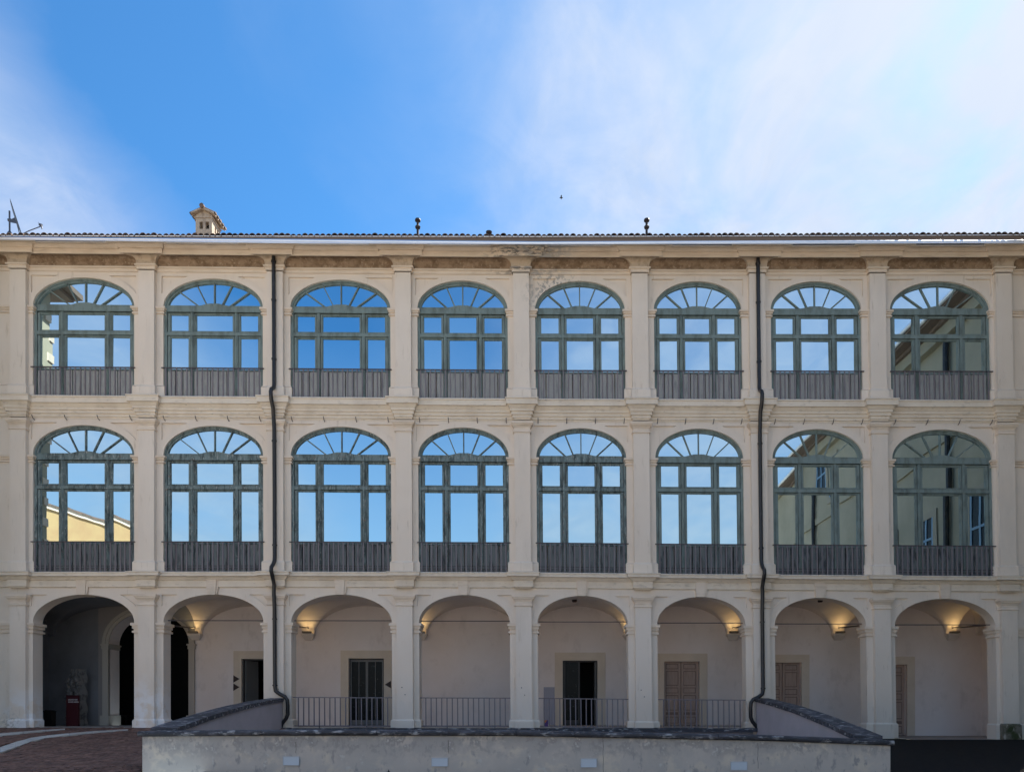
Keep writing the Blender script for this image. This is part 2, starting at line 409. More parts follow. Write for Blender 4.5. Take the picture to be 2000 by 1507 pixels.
# crown cornice
part('architrave', [trim], palace, lambda m: sweep([(0, 533.5), (.04, 533), (.04, 526.5), (.09, 525), (.10, 522.5), (.05, 522)], .16, m, f0, f0))
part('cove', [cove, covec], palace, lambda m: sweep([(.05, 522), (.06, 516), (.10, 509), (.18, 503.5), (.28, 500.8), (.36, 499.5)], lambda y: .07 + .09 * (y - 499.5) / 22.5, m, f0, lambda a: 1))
part('cornice', [trim], palace, lambda m: sweep([(.36, 499.5), (.43, 498.8), (.44, 498), (.44, 488.8), (.49, 488.2), (.49, 485.8), (.505, 484), (.53, 480), (.59, 478.8), (.70, 477.8), (.73, 476.8), (.73, 475), (0, 474.5)], .07, m, f0, f0))
# joints between the cast cornice lengths
part('string_course', [ledge], palace, lambda m: sweep([(0, 774), (.29, 775), (.29, 777), (.26, 778), (.26, 788), (.21, 789.3), (.19, 791), (.15, 796), (.13, 797.5), (.13, 802), (.09, 802.6), (.09, 809), (.05, 809.6), (.05, 815.5), (.015, 816.5), (.015, 819.5), (0, 820)], .16, m, f0, f0))
part('string_course', [ledge], palace, lambda m: sweep([(0, 1115), (.29, 1116), (.29, 1117.5), (.265, 1118), (.265, 1123.5), (.19, 1124.8), (.15, 1127), (.10, 1131.5), (.06, 1132.3), (.06, 1145), (.01, 1146), (0, 1148)], .16, m, f0, f0))
def stack(m, c, levels, hw=HWP, base=.17, xs=None):
    rings = []
    for y, e in levels:
        p = base + e / S; x0 = c - hw - e; x1 = c + hw + e
        rings.append([W(x0, y, -.02, p), W(x0, y, p, p), W(x1, y, p, p), W(x1, y, -.02, p)])
    for a, b_ in zip(rings, rings[1:]): m.strip(a, b_)
    m.add(rings[0], [(0, 1, 2, 3)]); m.add(rings[-1], [(0, 1, 2, 3)])
for k, c in enumerate(PC):
    g1 = 1420 if k < 6 else 1434
    # thin outer pilaster shafts
    for (ya, yb) in ((530, 759), (838, 1095), (1179, 1408)):
        part('pilaster', plaster, palace, lambda m: m.wbox(c - HWP, c + HWP, ya, yb, -.02, .17))
    for ya, n_ in ((818, 23), (1159, 23)):
        part('capital', trim, palace, lambda m: stack(m, c, [(ya, 6), (ya + 4, 6), (ya + 5, 5), (ya + 7, 4.6), (ya + 11, 1.6), (ya + 12.5, 1.4), (ya + 13.5, .4), (ya + 19, .4), (ya + 19.8, 2), (ya + 22, 2), (ya + 22.8, .2)]))
    for yb in (774, 1115, g1):
        h = 18 if yb < 1200 else 14 + (yb - 1420)
        l = XL if k == 0 else Rr[k - 1]; r = XR if k == 8 else L[k]
        hm = mossy if k == 8 and yb > 1200 else plaster
        def pl(m, l=l, r=r, yb=yb, h=h, c=c, k=k):
            x0 = l - (3 if k > 0 else 0); x1 = r + (3 if k < 8 else 0)
            T = .5 if yb > 1200 else .09
            m.wbox(x0, x1, yb - h, yb, -T, .03)
            # chamfered top
            m.box8([W(x0, yb - h, .03), W(x1, yb - h, .03), W(x1 - (3 if k < 8 else 0), yb - h - 3, .0), W(x0 + (3 if k > 0 else 0), yb - h - 3, .0),
                    W(x0, yb - h, -T), W(x1, yb - h, -T), W(x1 - (3 if k < 8 else 0), yb - h - 3, -T), W(x0 + (3 if k > 0 else 0), yb - h - 3, -T)])
        part('pier_plinth', plaster, palace, pl)
        part('pilaster_base', [hm], palace, lambda m: stack(m, c, [(yb - h - 3, 0), (yb - h, 2.6), (yb, 2.6)]))
    for (ys, T) in ((599.5, .09), (889.5, .09), (1215, .5)):
        l = XL if k == 0 else Rr[k - 1]; r = XR if k == 8 else L[k]
        hh = 1.0 if ys < 1200 else 1.35
        def imp(m, l=l, r=r, ys=ys, T=T, hh=hh, k=k):
            for (a_, b2, o) in ((0, 4, 5.0), (4, 8.5, 2.8), (8.5, 11.5, .7), (11.5, 14.2, 3.0)):
                x0 = (l - o) if k > 0 else l; x1 = (r + o) if k < 8 else r
                m.wbox(x0, x1, ys + a_ * hh, ys + b2 * hh, -T - (.004 if T < .1 else o / S), o / S)
        part('impost', trim, palace, imp)
# keystones over the ground arches
for i in range(8):
    cx = (L[i] + Rr[i]) / 2
    def ks(m):
        m.box8([W(cx - 10, 1161, .10), W(cx + 6, 1161, .10), W(cx + 8, 1133, .10), W(cx - 12, 1133, .10), W(cx - 10, 1161, -.5), W(cx + 6, 1161, -.5), W(cx + 8, 1133, -.02), W(cx - 12, 1133, -.02)])
        m.box8([W(cx + 6, 1160, .066), W(cx + 9, 1160, .066), W(cx + 13, 1130, .066), W(cx + 8, 1130, .066), W(cx + 6, 1160, -.3), W(cx + 9, 1160, -.3), W(cx + 13, 1130, -.03), W(cx + 8, 1130, -.03)])
        m.box8([W(cx - 12, 1133, .10), W(cx + 8, 1133, .10), W(cx + 12, 1125, .17), W(cx - 16, 1125, .17), W(cx - 12, 1133, -.02), W(cx + 8, 1133, -.02), W(cx + 12, 1125, -.02), W(cx - 16, 1125, -.02)])
    part('keystone', trim, palace, ks)

# ---------------------------------------------------------------- windows
WS = [dict(s='top', tr=(598, 609), r1=(613.5, 644), r2=(658, 719), bot=775.5, fan=597, hump=592, fr=green, bd=boards, rail=(719, 776)),
      dict(s='mid', tr=(887, 898), r1=(903, 943.5), r2=(958, 1057), bot=1116, fan=886.5, hump=881, fr=greenw, bd=boards2, rail=(1057, 1116))]
nb = [0]
for ws in WS:
    d = ST[ws['s']]
    for i in range(8):
        l, r = float(L[i]), float(Rr[i]); wd = r - l; cx = (l + r) / 2; a = wd / 2; b_ = d['spring'] - d['crown']
        fr = ws['fr'] if not (ws['s'] == 'mid' and i >= 5) else green
        win = empty('window', W(cx, ws['bot'], -.1), palace)
        y0, y1 = ws['tr']; bot = ws['bot']
        # outer frame: arch ring and jambs
        m = MB(); n = 40
        co = arc(cx, d['spring'], a, b_, n); ci = arc(cx, d['spring'], a - 6.5, b_ - 6.5, n)
        cm = arc(cx, d['spring'], a - 3, b_ - 3, n)
        def ring(m, o_, i_, pf, pb):
            of = [W(x, y, pf) for x, y in o_]; if_ = [W(x, y, pf) for x, y in i_]
            m.strip(of, if_); m.strip(if_, [W(x, y, pb) for x, y in i_]); m.strip(of, [W(x, y, pb) for x, y in o_])
        ring(m, co, cm, -.07, -.2); ring(m, cm, ci, -.10, -.2)
        m.wbox(l, l + 5, y0, bot, -.2, -.075); m.wbox(r - 5, r, y0, bot, -.2, -.075)
        m.build('frame', fr, win)
        # upper transom with its carved hump
        h = [(l + 5, y1), (l + 5, y0 - 1.5), (cx - 30, y0 - 1.5), (cx - 24, y0 - 2.5), (cx - 16, ws['hump'] + 1.5), (cx - 9, ws['hump']), (cx + 9, ws['hump']), (cx + 16, ws['hump'] + 1.5), (cx + 24, y0 - 2.5), (cx + 30, y0 - 1.5), (r - 5, y0 - 1.5), (r - 5, y1)]
        m = MB(); m.plate(h, [], -.06, -.2); m.wbox(l + 5, r - 5, y1 - 1.5, y1, -.2, -.045); m.wbox(l + 5, cx - 31, y0 - 1.5, y0, -.2, -.052); m.wbox(cx + 31, r - 5, y0 - 1.5, y0, -.2, -.052)
        m.build('transom', fr, win)
        cols = [(l + 12, l + 46), (l + 62, r - 62), (r - 46, r - 12)]
        rows = [ws['r1'], ws['r2']]
        ym = (ws['r1'][1] + 3.5, ws['r2'][0] - 4)
        m = MB(); m.wbox(l + 5, r - 5, ym[0], ym[1], -.2, -.07); m.build('transom', fr, win)
        for xa, xb in ((l + 51, l + 57), (r - 57, r - 51)):
            m = MB(); m.wbox(xa, xb, y1, ym[0], -.2, -.082); m.wbox(xa, xb, ym[1], bot, -.2, -.082); m.wbox(xa + 2.2, xb - 2.2, y1, ym[0], -.1, -.066); m.wbox(xa + 2.2, xb - 2.2, ym[1], bot, -.1, -.066)
            m.build('mullion', fr, win)
        xe = [(l + 5, l + 51), (l + 57, r - 57), (r - 51, r - 5)]
        for ci_, (xa, xb) in enumerate(cols):
            for ri, (ya, yb) in enumerate(rows):
                X0, X1 = xe[ci_]; Y0, Y1 = ((y1, ym[0]) if ri == 0 else (ym[1], yb + 4))
                m = MB()
                oo = [(X0, Y0), (X1, Y0), (X1, Y1), (X0, Y1)]; hh = [(xa, ya), (xa, yb), (xb, yb), (xb, ya)]
                m.plate([(X0 + 1.1, Y0 + 1.1), (X1 - 1.1, Y0 + 1.1), (X1 - 1.1, Y1 - (1.1 if ri == 0 else 0)), (X0 + 1.1, Y1 - (1.1 if ri == 0 else 0))], [[(xa - 1.6, ya - 1.6), (xa - 1.6, yb + 1.6), (xb + 1.6, yb + 1.6), (xb + 1.6, ya - 1.6)]], -.10, -.2)
                m.plate([(xa - 1.6, ya - 1.6), (xb + 1.6, ya - 1.6), (xb + 1.6, yb + 1.6), (xa - 1.6, yb + 1.6)], [hh], -.125, -.2)
                m.build('sash', fr, win)
                tx, ty = rnd.uniform(-.005, .005), rnd.uniform(-.006, .006)
                m = MB(); m.add([W(xa, yb, -.15 - tx - ty), W(xb, yb, -.15 + tx - ty), W(xb, ya, -.15 + tx + ty), W(xa, ya, -.15 - tx + ty)], [(0, 1, 2, 3)])
                m.build('pane', glass, win)
        # board panels below the glass
        for (X0, X1) in xe:
            n_ = max(2, round((X1 - X0) / 16)); st = (X1 - X0) / n_
            for k in range(n_):
                m = MB(); m.wbox(X0 + k * st + .9, X0 + (k + 1) * st - .9, ws['r2'][1] + 4.5, bot, -.2, -.105 - .006 * (k % 2)); m.build('board', ws['bd'], win)
        # fan light
        outp = [(-1.0, 0)]; inn = []
        offo = [-.715 * a, -.36 * a, 0, .36 * a, .715 * a]; offi = [-29, -15, 0, 15, 29]
        ai, bi = a - 6.5, b_ - 6.5
        for o1, o2 in zip(offo, offi):
            P = (cx + o1, d['spring'] - bi * math.sqrt(1 - (o1 / ai) ** 2) - 1.5)
            Q = (cx + o2, y0 - 1 if abs(o2) > 20 else ws['hump'] + 2)
            dx, dy = P[0] - Q[0], P[1] - Q[1]; ln = math.hypot(dx, dy); nx, ny = -dy / ln * 1.0, dx / ln * 1.0
            m = MB(); m.plate([(P[0] + nx, P[1] + ny), (Q[0] + nx, Q[1] + ny), (Q[0] - nx, Q[1] - ny), (P[0] - nx, P[1] - ny)], [], -.10, -.155)
            m.build('glazing_bar', fr, win)
        angs = [math.pi] + [math.acos(o / ai) for o in offo] + [0]
        base = [(cx - ai, ws['fan'])] + [(cx + o, y0) for o in offi] + [(cx + ai, ws['fan'])]
        for k in range(6):
            pp = arc(cx, d['spring'], ai + 1, bi + 1, 7, angs[k], angs[k + 1])
            if k == 0: pp = pp + [(cx + offi[0], d['spring'])]
            elif k == 5: pp = pp + [(cx + offi[4], d['spring'])]
            else: pp = pp + [(cx + offi[k], d['spring']), (cx + offi[k - 1], d['spring'])]
            tx = rnd.uniform(-.002, .002)
            m = MB(); m.plate(pp, [], 0, None, mp=lambda x, y, p, tx=tx: W(x, y, -.15 + tx * (x - cx) / 40)); m.build('pane', glass, win)
        # railing in front of the lower part
        ra, rb = ws['rail']
        rail = empty('railing', W(cx, rb, .03), palace)
        part('top_rail', raild, rail, lambda m: m.wbox(l - 2.5, r + 2.5, ra - .6, ra + 1.3, .01, .055))
        if ws['s'] == 'mid':
            for yy in (1103.5, 1108.5):
                part('bottom_rail', raild, rail, lambda m: m.wbox(l + 3, r - 3, yy, yy + 1.4, .005, .02))
        nbars = round((wd - 12) / 9.9)
        for k in range(nbars + 1):
            x = l + 6.5 + (wd - 13) * k / nbars + rnd.uniform(-.5, .5)
            m = MB(); m.wbox(x - 1.1, x + 1.1, ra + 1.3, rb - .5, .02, .05); m.build('baluster', railm, rail)
for c_, ys_ in ((790, (1341, 1355)), (1021, (1341, 1355)), (1252, (1343, 1356)), (545, (1336, 1345))):
    for k, yy in enumerate(ys_):
        part('anchor_bolt', raild, palace, lambda m: m.tube([W(c_ + 1 - 6 * (1 - k), yy, .16), W(c_ + 1 - 6 * (1 - k), yy, .19)], .018, 6))
# hooks over the middle arches
for i in range(8):
    for k in range(4):
        x = L[i] + 4 + (Rr[i] - L[i] - 8) * k / 3
        part('hook', raild, palace, lambda m: m.tube([W(x, 823, 0), W(x, 821, .10, 0), W(x, 816, .16, 0)], .013, 5))

# ---------------------------------------------------------------- roof edge
GT = [(-40, 461), (0, 460.5), (560, 465), (1050, 470.3), (1500, 468.8), (2040, 467)]
GB = [(-40, 466), (0, 467), (300, 471), (560, 475), (1050, 477), (1500, 476), (2040, 474.5)]
TB = [(-40, 459.5), (0, 460), (560, 461), (1050, 461.8), (1500, 460.5), (2040, 458.5)]
def UP(px, py, p):      # true point at projection p seen at image height py
    return Vector(((px - VX) / S, -p, EYE + (HY - py) / S * (D0 - p) / D0))
def gut(m, lip=False):
    n = 60; cols = []
    for k in range(n + 1):
        px = XL + (XR - XL) * k / n; T, B = interp(px, GT), interp(px, GB); h = B - T
        top = UP(px, T, .98).z; bt = UP(px, B, .985).z; H = top - bt
        x = (px - VX) / S
        sec = [(.71, bt + .16), (.895, bt + .01), (.905, bt), (.915, bt + .005), (.918, top - .09), (.91, top - .075)]
        if lip: sec = [(.865 + .047 * math.cos(R(a_)), top - .047 + .047 * math.sin(R(a_))) for a_ in range(-60, 241, 20)]
        if not lip: sec += [(.82, top - .05), (.72, bt + .17)]
        cols.append([(x, -p - .07, z) for p, z in sec])
    for a_, b2 in zip(cols, cols[1:]): m.strip(a_, b2)
part('gutter', gutterm, palace, gut, True)
part('gutter_lip', mat('bright_zinc', (.85, .87, .9), .30, metal=1), palace, lambda m: gut(m, True), True)
def fas(m):
    n = 30
    for k in range(n):
        a_, c2 = XL + (XR - XL) * k / n, XL + (XR - XL) * (k + 1) / n
        z = [UP(a_, interp(a_, TB), .48).z, UP(c2, interp(c2, TB), .48).z]
        xa, xb = (a_ - VX) / S, (c2 - VX) / S
        m.box8([(xa, -.48, z[0] - .25), (xb, -.48, z[1] - .25), (xb, -.48, z[1]), (xa, -.48, z[0]), (xa, -.44, z[0] - .25), (xb, -.44, z[1] - .25), (xb, -.44, z[1]), (xa, -.44, z[0])])
part('fascia', fasciam, palace, fas)
def drip(m):
    n = 30; cols = []
    for k in range(n + 1):
        px = XL + (XR - XL) * k / n; z = UP(px, interp(px, TB) + .3, .51).z
        cols.append([((px - VX) / S, -.51 - .016 * math.cos(R(a_)), z + .016 * math.sin(R(a_))) for a_ in range(-90, 181, 30)])
    for a_, b2 in zip(cols, cols[1:]): m.strip(a_, b2)
part('drip_edge', gutterm, palace, drip, True)
roof = empty('roof', (0, -.6, 16), palace)
SL = .30
def rsheet(m):
    rows = [0, 3, 6.6]
    cols = []
    n = 400
    for k in range(n + 1):
        px = XL - 14 + (XR - XL + 28) * k / n; x = (px - VX) / S; z = UP(px, interp(px, TB), .48).z + .02
        cols.append([(x, -.47 + r, z + r * SL - .0) for r in rows] + [(x, 12.6, z + 6.6 * SL - 6.6 * SL)])
    for a_, b2 in zip(cols, cols[1:]): m.strip(a_, b2)
part('tile_slope', tilem, roof, rsheet)
tv = MB()
def coppo(m, r, L_, th=.016):
    k = 8; rings = []
    for (y, rr) in ((0, r), (L_, r * .82)):
        rings.append([(rr * math.cos(math.pi * j / k), y, rr * math.sin(math.pi * j / k) + y * SL) for j in range(k + 1)])
        rings.append([((rr - th) * math.cos(math.pi * j / k), y, (rr - th) * math.sin(math.pi * j / k) + y * SL) for j in range(k + 1)])
    m.strip(rings[0], rings[2]); m.strip(rings[1], rings[3]); m.strip(rings[0], rings[1]); m.strip(rings[2], rings[3])
coppo(tv, .100, .55)
tme = tv.mesh('roof_tile', tilem, True)
px = XL; kk = 0
while px < XR:
    if px > 10 or px < -100:
        o = link_obj('roof_tile', tme, roof)
        o.location = UP(px, interp(px, TB) + rnd.uniform(-.5, .9), .54 + rnd.uniform(-.012, .012)); o.location.z += .0
        o.rotation_euler = (0, 0, rnd.uniform(-.05, .05)); s_ = rnd.uniform(.86, 1.12); o.scale = (s_, 1, s_)
        o.location.x = (px - VX) / S
    px += 11.15 + rnd.uniform(-.5, .5)
# chimney
ch = empty('chimney', (-12.7, 3.2, 17.3), palace)
def cz(py, d): return EYE + (HY - py) * (D0 + d) / FL
cx0, cx1 = (382 - VX) * 28 / FL, (414 - VX) * 28 / FL
zt, ze = cz(419, 3), cz(418, 3)
def chb(m):
    zb = 16.6; wz0, wz1 = cz(447, 3), cz(433, 3); zc = cz(426, 3)
    m.box((cx0, 3, zb), (cx1, 3.75, wz0)); m.box((cx0, 3, wz1), (cx1, 3.75, zc))
    W_ = cx1 - cx0
    for fa, fb in ((0, .24), (.44, .60), (.82, 1)):
        m.box((cx0 + W_ * fa, 3, wz0), (cx0 + W_ * fb, 3.16, wz1)); m.box((cx0 + W_ * fa, 3.59, wz0), (cx0 + W_ * fb, 3.75, wz1))
    for xx in (cx0, cx1 - .14): m.box((xx, 3.16, wz0), (xx + .14, 3.24, wz1)); m.box((xx, 3.36, wz0), (xx + .14, 3.42, wz1)); m.box((xx, 3.53, wz0), (xx + .14, 3.59, wz1))
    m.box((cx0 - .03, 2.97, zc), (cx1 + .03, 3.78, zc + .035)); z2 = zc + .035
    xm = (cx0 + cx1) / 2; zp = cz(411.5, 3)
    m.add([(cx0, 3, z2), (cx1, 3, z2), (cx1, 3, z2 + .08), (xm, 3, zp), (cx0, 3, z2 + .08), (cx0, 3.75, z2), (cx1, 3.75, z2), (cx1, 3.75, z2 + .08), (xm, 3.75, zp), (cx0, 3.75, z2 + .08)],
          [(0, 1, 2, 3, 4), (9, 8, 7, 6, 5), (1, 6, 7, 2), (0, 4, 9, 5)])
part('stack', chim, ch, chb)
part('flue', dark, ch, lambda m: m.box((cx0 + .16, 3.26, 17), (cx1 - .16, 3.34, cz(432, 3))))
xm = (cx0 + cx1) / 2; zr = cz(410, 3); ex = (cx1 - cx0) / 2 + .13; zl = cz(420, 3)
for sg in (-1, 1):
    part('cap_slab', chim, ch, lambda m: m.box8([(xm, 2.86, zr - .03), (xm + sg * ex, 2.86, zl - .03), (xm + sg * ex, 2.86, zl + .03), (xm, 2.86, zr + .03), (xm, 3.9, zr - .03), (xm + sg * ex, 3.9, zl - .03), (xm + sg * ex, 3.9, zl + .03), (xm, 3.9, zr + .03)]))
    for k in range(5):
        ya = 2.86 + k * .215
        def ct(m):
            for j in range(6):
                a0, a1 = math.pi * j / 6, math.pi * (j + 1) / 6
                q_ = []
                for (xx, zz_) in ((xm, zr + .03), (xm + sg * (ex + .05), zl + .0)):
                    for a_ in (a0, a1): q_.append((xx, ya + .1 - .085 * math.cos(a_), zz_ + .075 * math.sin(a_)))
                m.add(q_, [(0, 1, 3, 2)])
            m.add([(xm + sg * (ex + .05), ya + .1 - .085 * math.cos(math.pi * j / 6), zl + .075 * math.sin(math.pi * j / 6)) for j in range(7)], [tuple(range(7))])
        part('cap_tile', tilem, ch, ct, True)
part('ridge_tile', tilem, ch, lambda m: m.tube([(xm, 2.8, zr + .05), (xm, 3.95, zr + .05)], .085, 10), True)
# vent pipes and cowl on the roof
def lathe(m, x, y, pr, k=12):
    rings = [[(x + r_ * math.cos(2 * math.pi * j / k), y + r_ * math.sin(2 * math.pi * j / k), z) for j in range(k)] for r_, z in pr]
    for a_, b2 in zip(rings, rings[1:]): m.strip(a_ + [a_[0]], b2 + [b2[0]])
for px in (816, 1263):
    x = (px - VX) * 27 / FL
    def vp(m):
        z = lambda py: cz(py, 2)
        lathe(m, x, 2, [(.045, 16.8), (.045, z(447)), (.085, z(446)), (.10, z(443)), (.06, z(440.5)), (.045, z(440)), (.045, z(433.5)), (.10, z(432)), (.105, z(430)), (.09, z(428)), (0, z(427.6))])
    part('vent_pipe', vent, palace, vp, True)
x = (955 - VX) * 26 / FL
part('roof_cowl', vent, palace, lambda m: lathe(m, x, 1, [(.04, 16.4), (.04, cz(457, 1)), (.10, cz(455.5, 1)), (.11, cz(453, 1)), (.06, cz(451.4, 1)), (0, cz(451, 1))]), True)
# satellite dish, seen edge-on
dish = tag(empty('satellite_dish', (-18.5, 1.2, 16.9)), 'dark satellite dish seen edge on at the left end of the roof', 'satellite dish')
AP = lambda px, py, d=1.2: Vector(((px - VX) * (D0 + d) / FL, d, EYE + (HY - py) * (D0 + d) / FL))
part('mast', dishm, dish, lambda m: (m.tube([AP(19, 466), AP(18.5, 412)], .028, 8), lathe(m, AP(19, 455).x, 1.2, [(.09, AP(19, 460).z), (.08, AP(19, 456).z), (.03, AP(19, 451).z)])), True)
a1, a2 = AP(22.2, 395), AP(42, 455)
def dishf(m):
    c_ = (a1 + a2) / 2; u = (a1 - a2); rad = u.length / 2; u.normalize(); v = (c_ - Vector((0, -D0, EYE))); v = (v - u * v.dot(u)).normalized(); nrm = u.cross(v).normalized()
    if nrm.x > 0: nrm = -nrm
    rings = []
    for r_ in (0, .35, .7, .9, 1):
        rings.append([c_ + (u * math.cos(2 * math.pi * j / 28) + v * math.sin(2 * math.pi * j / 28)) * rad * r_ + nrm * (.045 * (1 - r_ * r_)) for j in range(28)])
    for a_, b2 in zip(rings, rings[1:]): m.strip(a_ + [a_[0]], b2 + [b2[0]])
    rings = [[p + nrm * .015 for p in rg] for rg in rings]
    for a_, b2 in zip(rings, rings[1:]): m.strip(a_ + [a_[0]], b2 + [b2[0]])
part('reflector', dishm, dish, dishf, True)
part('bracket', dishm, dish, lambda m: (m.box8([AP(19, 434, 1.1), AP(33, 437, 1.1), AP(30, 424, 1.1), AP(19, 429, 1.1), AP(19, 434, 1.3), AP(33, 437, 1.3), AP(30, 424, 1.3), AP(19, 429, 1.3)]), m.tube([AP(16, 430), AP(22, 430)], .05, 6), m.tube([AP(33, 437), AP(38, 456)], .015, 5)))
part('feed_arm', dishm, dish, lambda m: m.tube([AP(42, 458), AP(56, 451), AP(80, 442)], .016, 6))
part('feed_horn', dishm, dish, lambda m: (m.tube([AP(77, 438.5), AP(82, 440)], .045, 8), m.tube([AP(81, 440), AP(82, 447)], .02, 6), m.tube([AP(78, 438), AP(74.5, 434)], .008, 5)))
# bird
bird = tag(empty('bird', (1.4, 8, 25)), 'tiny dark bird flying high over the roof between the two vent pipes', 'bird')
bc = AP(1096, 386.5, 15)
def bd(m):
    m.tube([bc + Vector((-.09, 0, .0)), bc + Vector((-.03, 0, .01)), bc + Vector((.05, 0, 0)), bc + Vector((.10, 0, .02))], [.006, .03, .025, .008], 6)
part('body', blackm, bird, bd, True)
for sg in (-1, 1):
    part('wing', blackm, bird, lambda m: m.add([bc + Vector((-.03, 0, 0)), bc + Vector((.03, 0, 0)), bc + Vector((.04, sg * .1, .06)), bc + Vector((.02, sg * .2, .03)), bc + Vector((-.03, sg * .1, .05))], [(0, 1, 2, 3, 4)]))

# ---------------------------------------------------------------- downpipes
def downpipe(c, sgn, lab):
    dp = tag(empty('downpipe', (W(c, 1415).x, -.2, 0)), lab, 'downpipe', 'black downpipes fixed to the facade')
    w_ = lambda y, p, dx=0: W(c + dx, y, p, 0)
    pts = [w_(509, .10), w_(507, .18), w_(510, .27), w_(520, .27), w_(640, .25), w_(757, .25), w_(765, .30), w_(772, .50), w_(778, .56), w_(792, .52), w_(806, .34), w_(822, .30), w_(842, .25), w_(960, .23), w_(1090, .23),
           w_(1098, .26), w_(1105, .36), w_(1113, .54), w_(1120, .56), w_(1130, .44), w_(1143, .30), w_(1160, .32), w_(1190, .26), w_(1340, .24)]
    low = [(2, 1349), (10, 1355), (20, 1360), (24, 1366), (25, 1376), (25, 1394), (22, 1402), (14, 1412), (11, 1421)]
    pts += [w_(y, .27, dx * sgn) for dx, y in low]
    part('pipe', pipem, dp, lambda m: m.tube(pts, .064, 12), True)
    for y, p in ((520, .27), (594, .255), (708, .25), (866, .25), (1067, .23), (1210, .25), (1338, .24)):
        part('collar', pipem, dp, lambda m: m.tube([w_(y - 1.2, p), w_(y + 1.2, p)], .083, 12), True)
downpipe(PC[2] , 1, 'left black downpipe, running between the second and third bay from the left')
downpipe(PC[6] , -1, 'right black downpipe, running between the sixth and seventh bay from the left')

# ---------------------------------------------------------------- loggia
ZF = lambda x: -.40 * min(1, max(0, (x - 8.5) / 4.0))
xs0, xs1 = (XL - VX) / S, (XR - VX) / S
def flr(m):
    xsx = [xs0, -8, 8.5, 9.5, 10.5, 11.5, 12.5, xs1]
    m.strip([(x, -.14, ZF(x)) for x in xsx], [(x, 3.6, ZF(x)) for x in xsx])
tag(part('loggia_floor', [mat('floor_stone', (.34, .30, .27), .7)], None, flr), None, None, None, 'structure')
# back wall with door openings and the passage arch
DOORS = [(472, 541, 1286, 'open'), (681, 750, 1285, 'glass'), (1099, 1167, 1289, 'half'), (1297, 1366, 1291, 'brown'), (1496, 1565, 1293, 'brown'), (1703, 1771, 1297, 'brown')]
KB = (D0 + 3.5) / FL
def backwall(m):
    y0, y1 = 1120, 1448
    zfun = lambda x, y, p: BP(x, y)
    xs_ = [100, ]
    holes = []
    xlb = VX + xs0 / KB; xrb = VX + xs1 / KB
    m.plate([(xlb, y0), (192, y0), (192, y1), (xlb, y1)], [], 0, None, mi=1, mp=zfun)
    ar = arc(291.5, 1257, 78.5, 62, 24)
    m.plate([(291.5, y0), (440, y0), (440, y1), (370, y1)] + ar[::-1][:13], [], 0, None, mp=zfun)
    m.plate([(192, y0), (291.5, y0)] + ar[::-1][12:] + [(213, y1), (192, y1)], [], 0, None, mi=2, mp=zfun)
    for (pts) in ([(370, y1)] + ar[::-1] + [(213, y1)],):
        m.strip([BP(x, y) for x, y in pts], [BP(x, y) + Vector((0, .7, 0)) for x, y in pts])
    prev = 440
    for (a_, b2, t_, k_) in DOORS:
        m.plate([(prev, y0), (a_, y0), (a_, y1), (prev, y1)], [], 0, None, mp=zfun)
        m.plate([(a_, y0), (b2, y0), (b2, t_), (a_, t_)], [], 0, None, mp=zfun)
        dd = Vector((0, .35, 0))
        q_ = [BP(a_, y1), BP(a_, t_), BP(b2, t_), BP(b2, y1)]
        m.strip(q_, [v + dd for v in q_])
        prev = b2
    m.plate([(prev, y0), (xrb, y0), (xrb, y1), (prev, y1)], [], 0, None, mp=zfun)
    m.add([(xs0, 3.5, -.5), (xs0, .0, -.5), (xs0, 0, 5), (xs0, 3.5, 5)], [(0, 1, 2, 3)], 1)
    m.add([(xs1, 3.5, -.5), (xs1, .0, -.5), (xs1, 0, 5), (xs1, 3.5, 5)], [(0, 1, 2, 3)], 0)
part('back_wall', [inner, greyin, mat('passage_wall_dimmed', (.27, .25, .24), .9)], palace, backwall)  # wall by the passage arch coloured darker to imitate the weaker light there
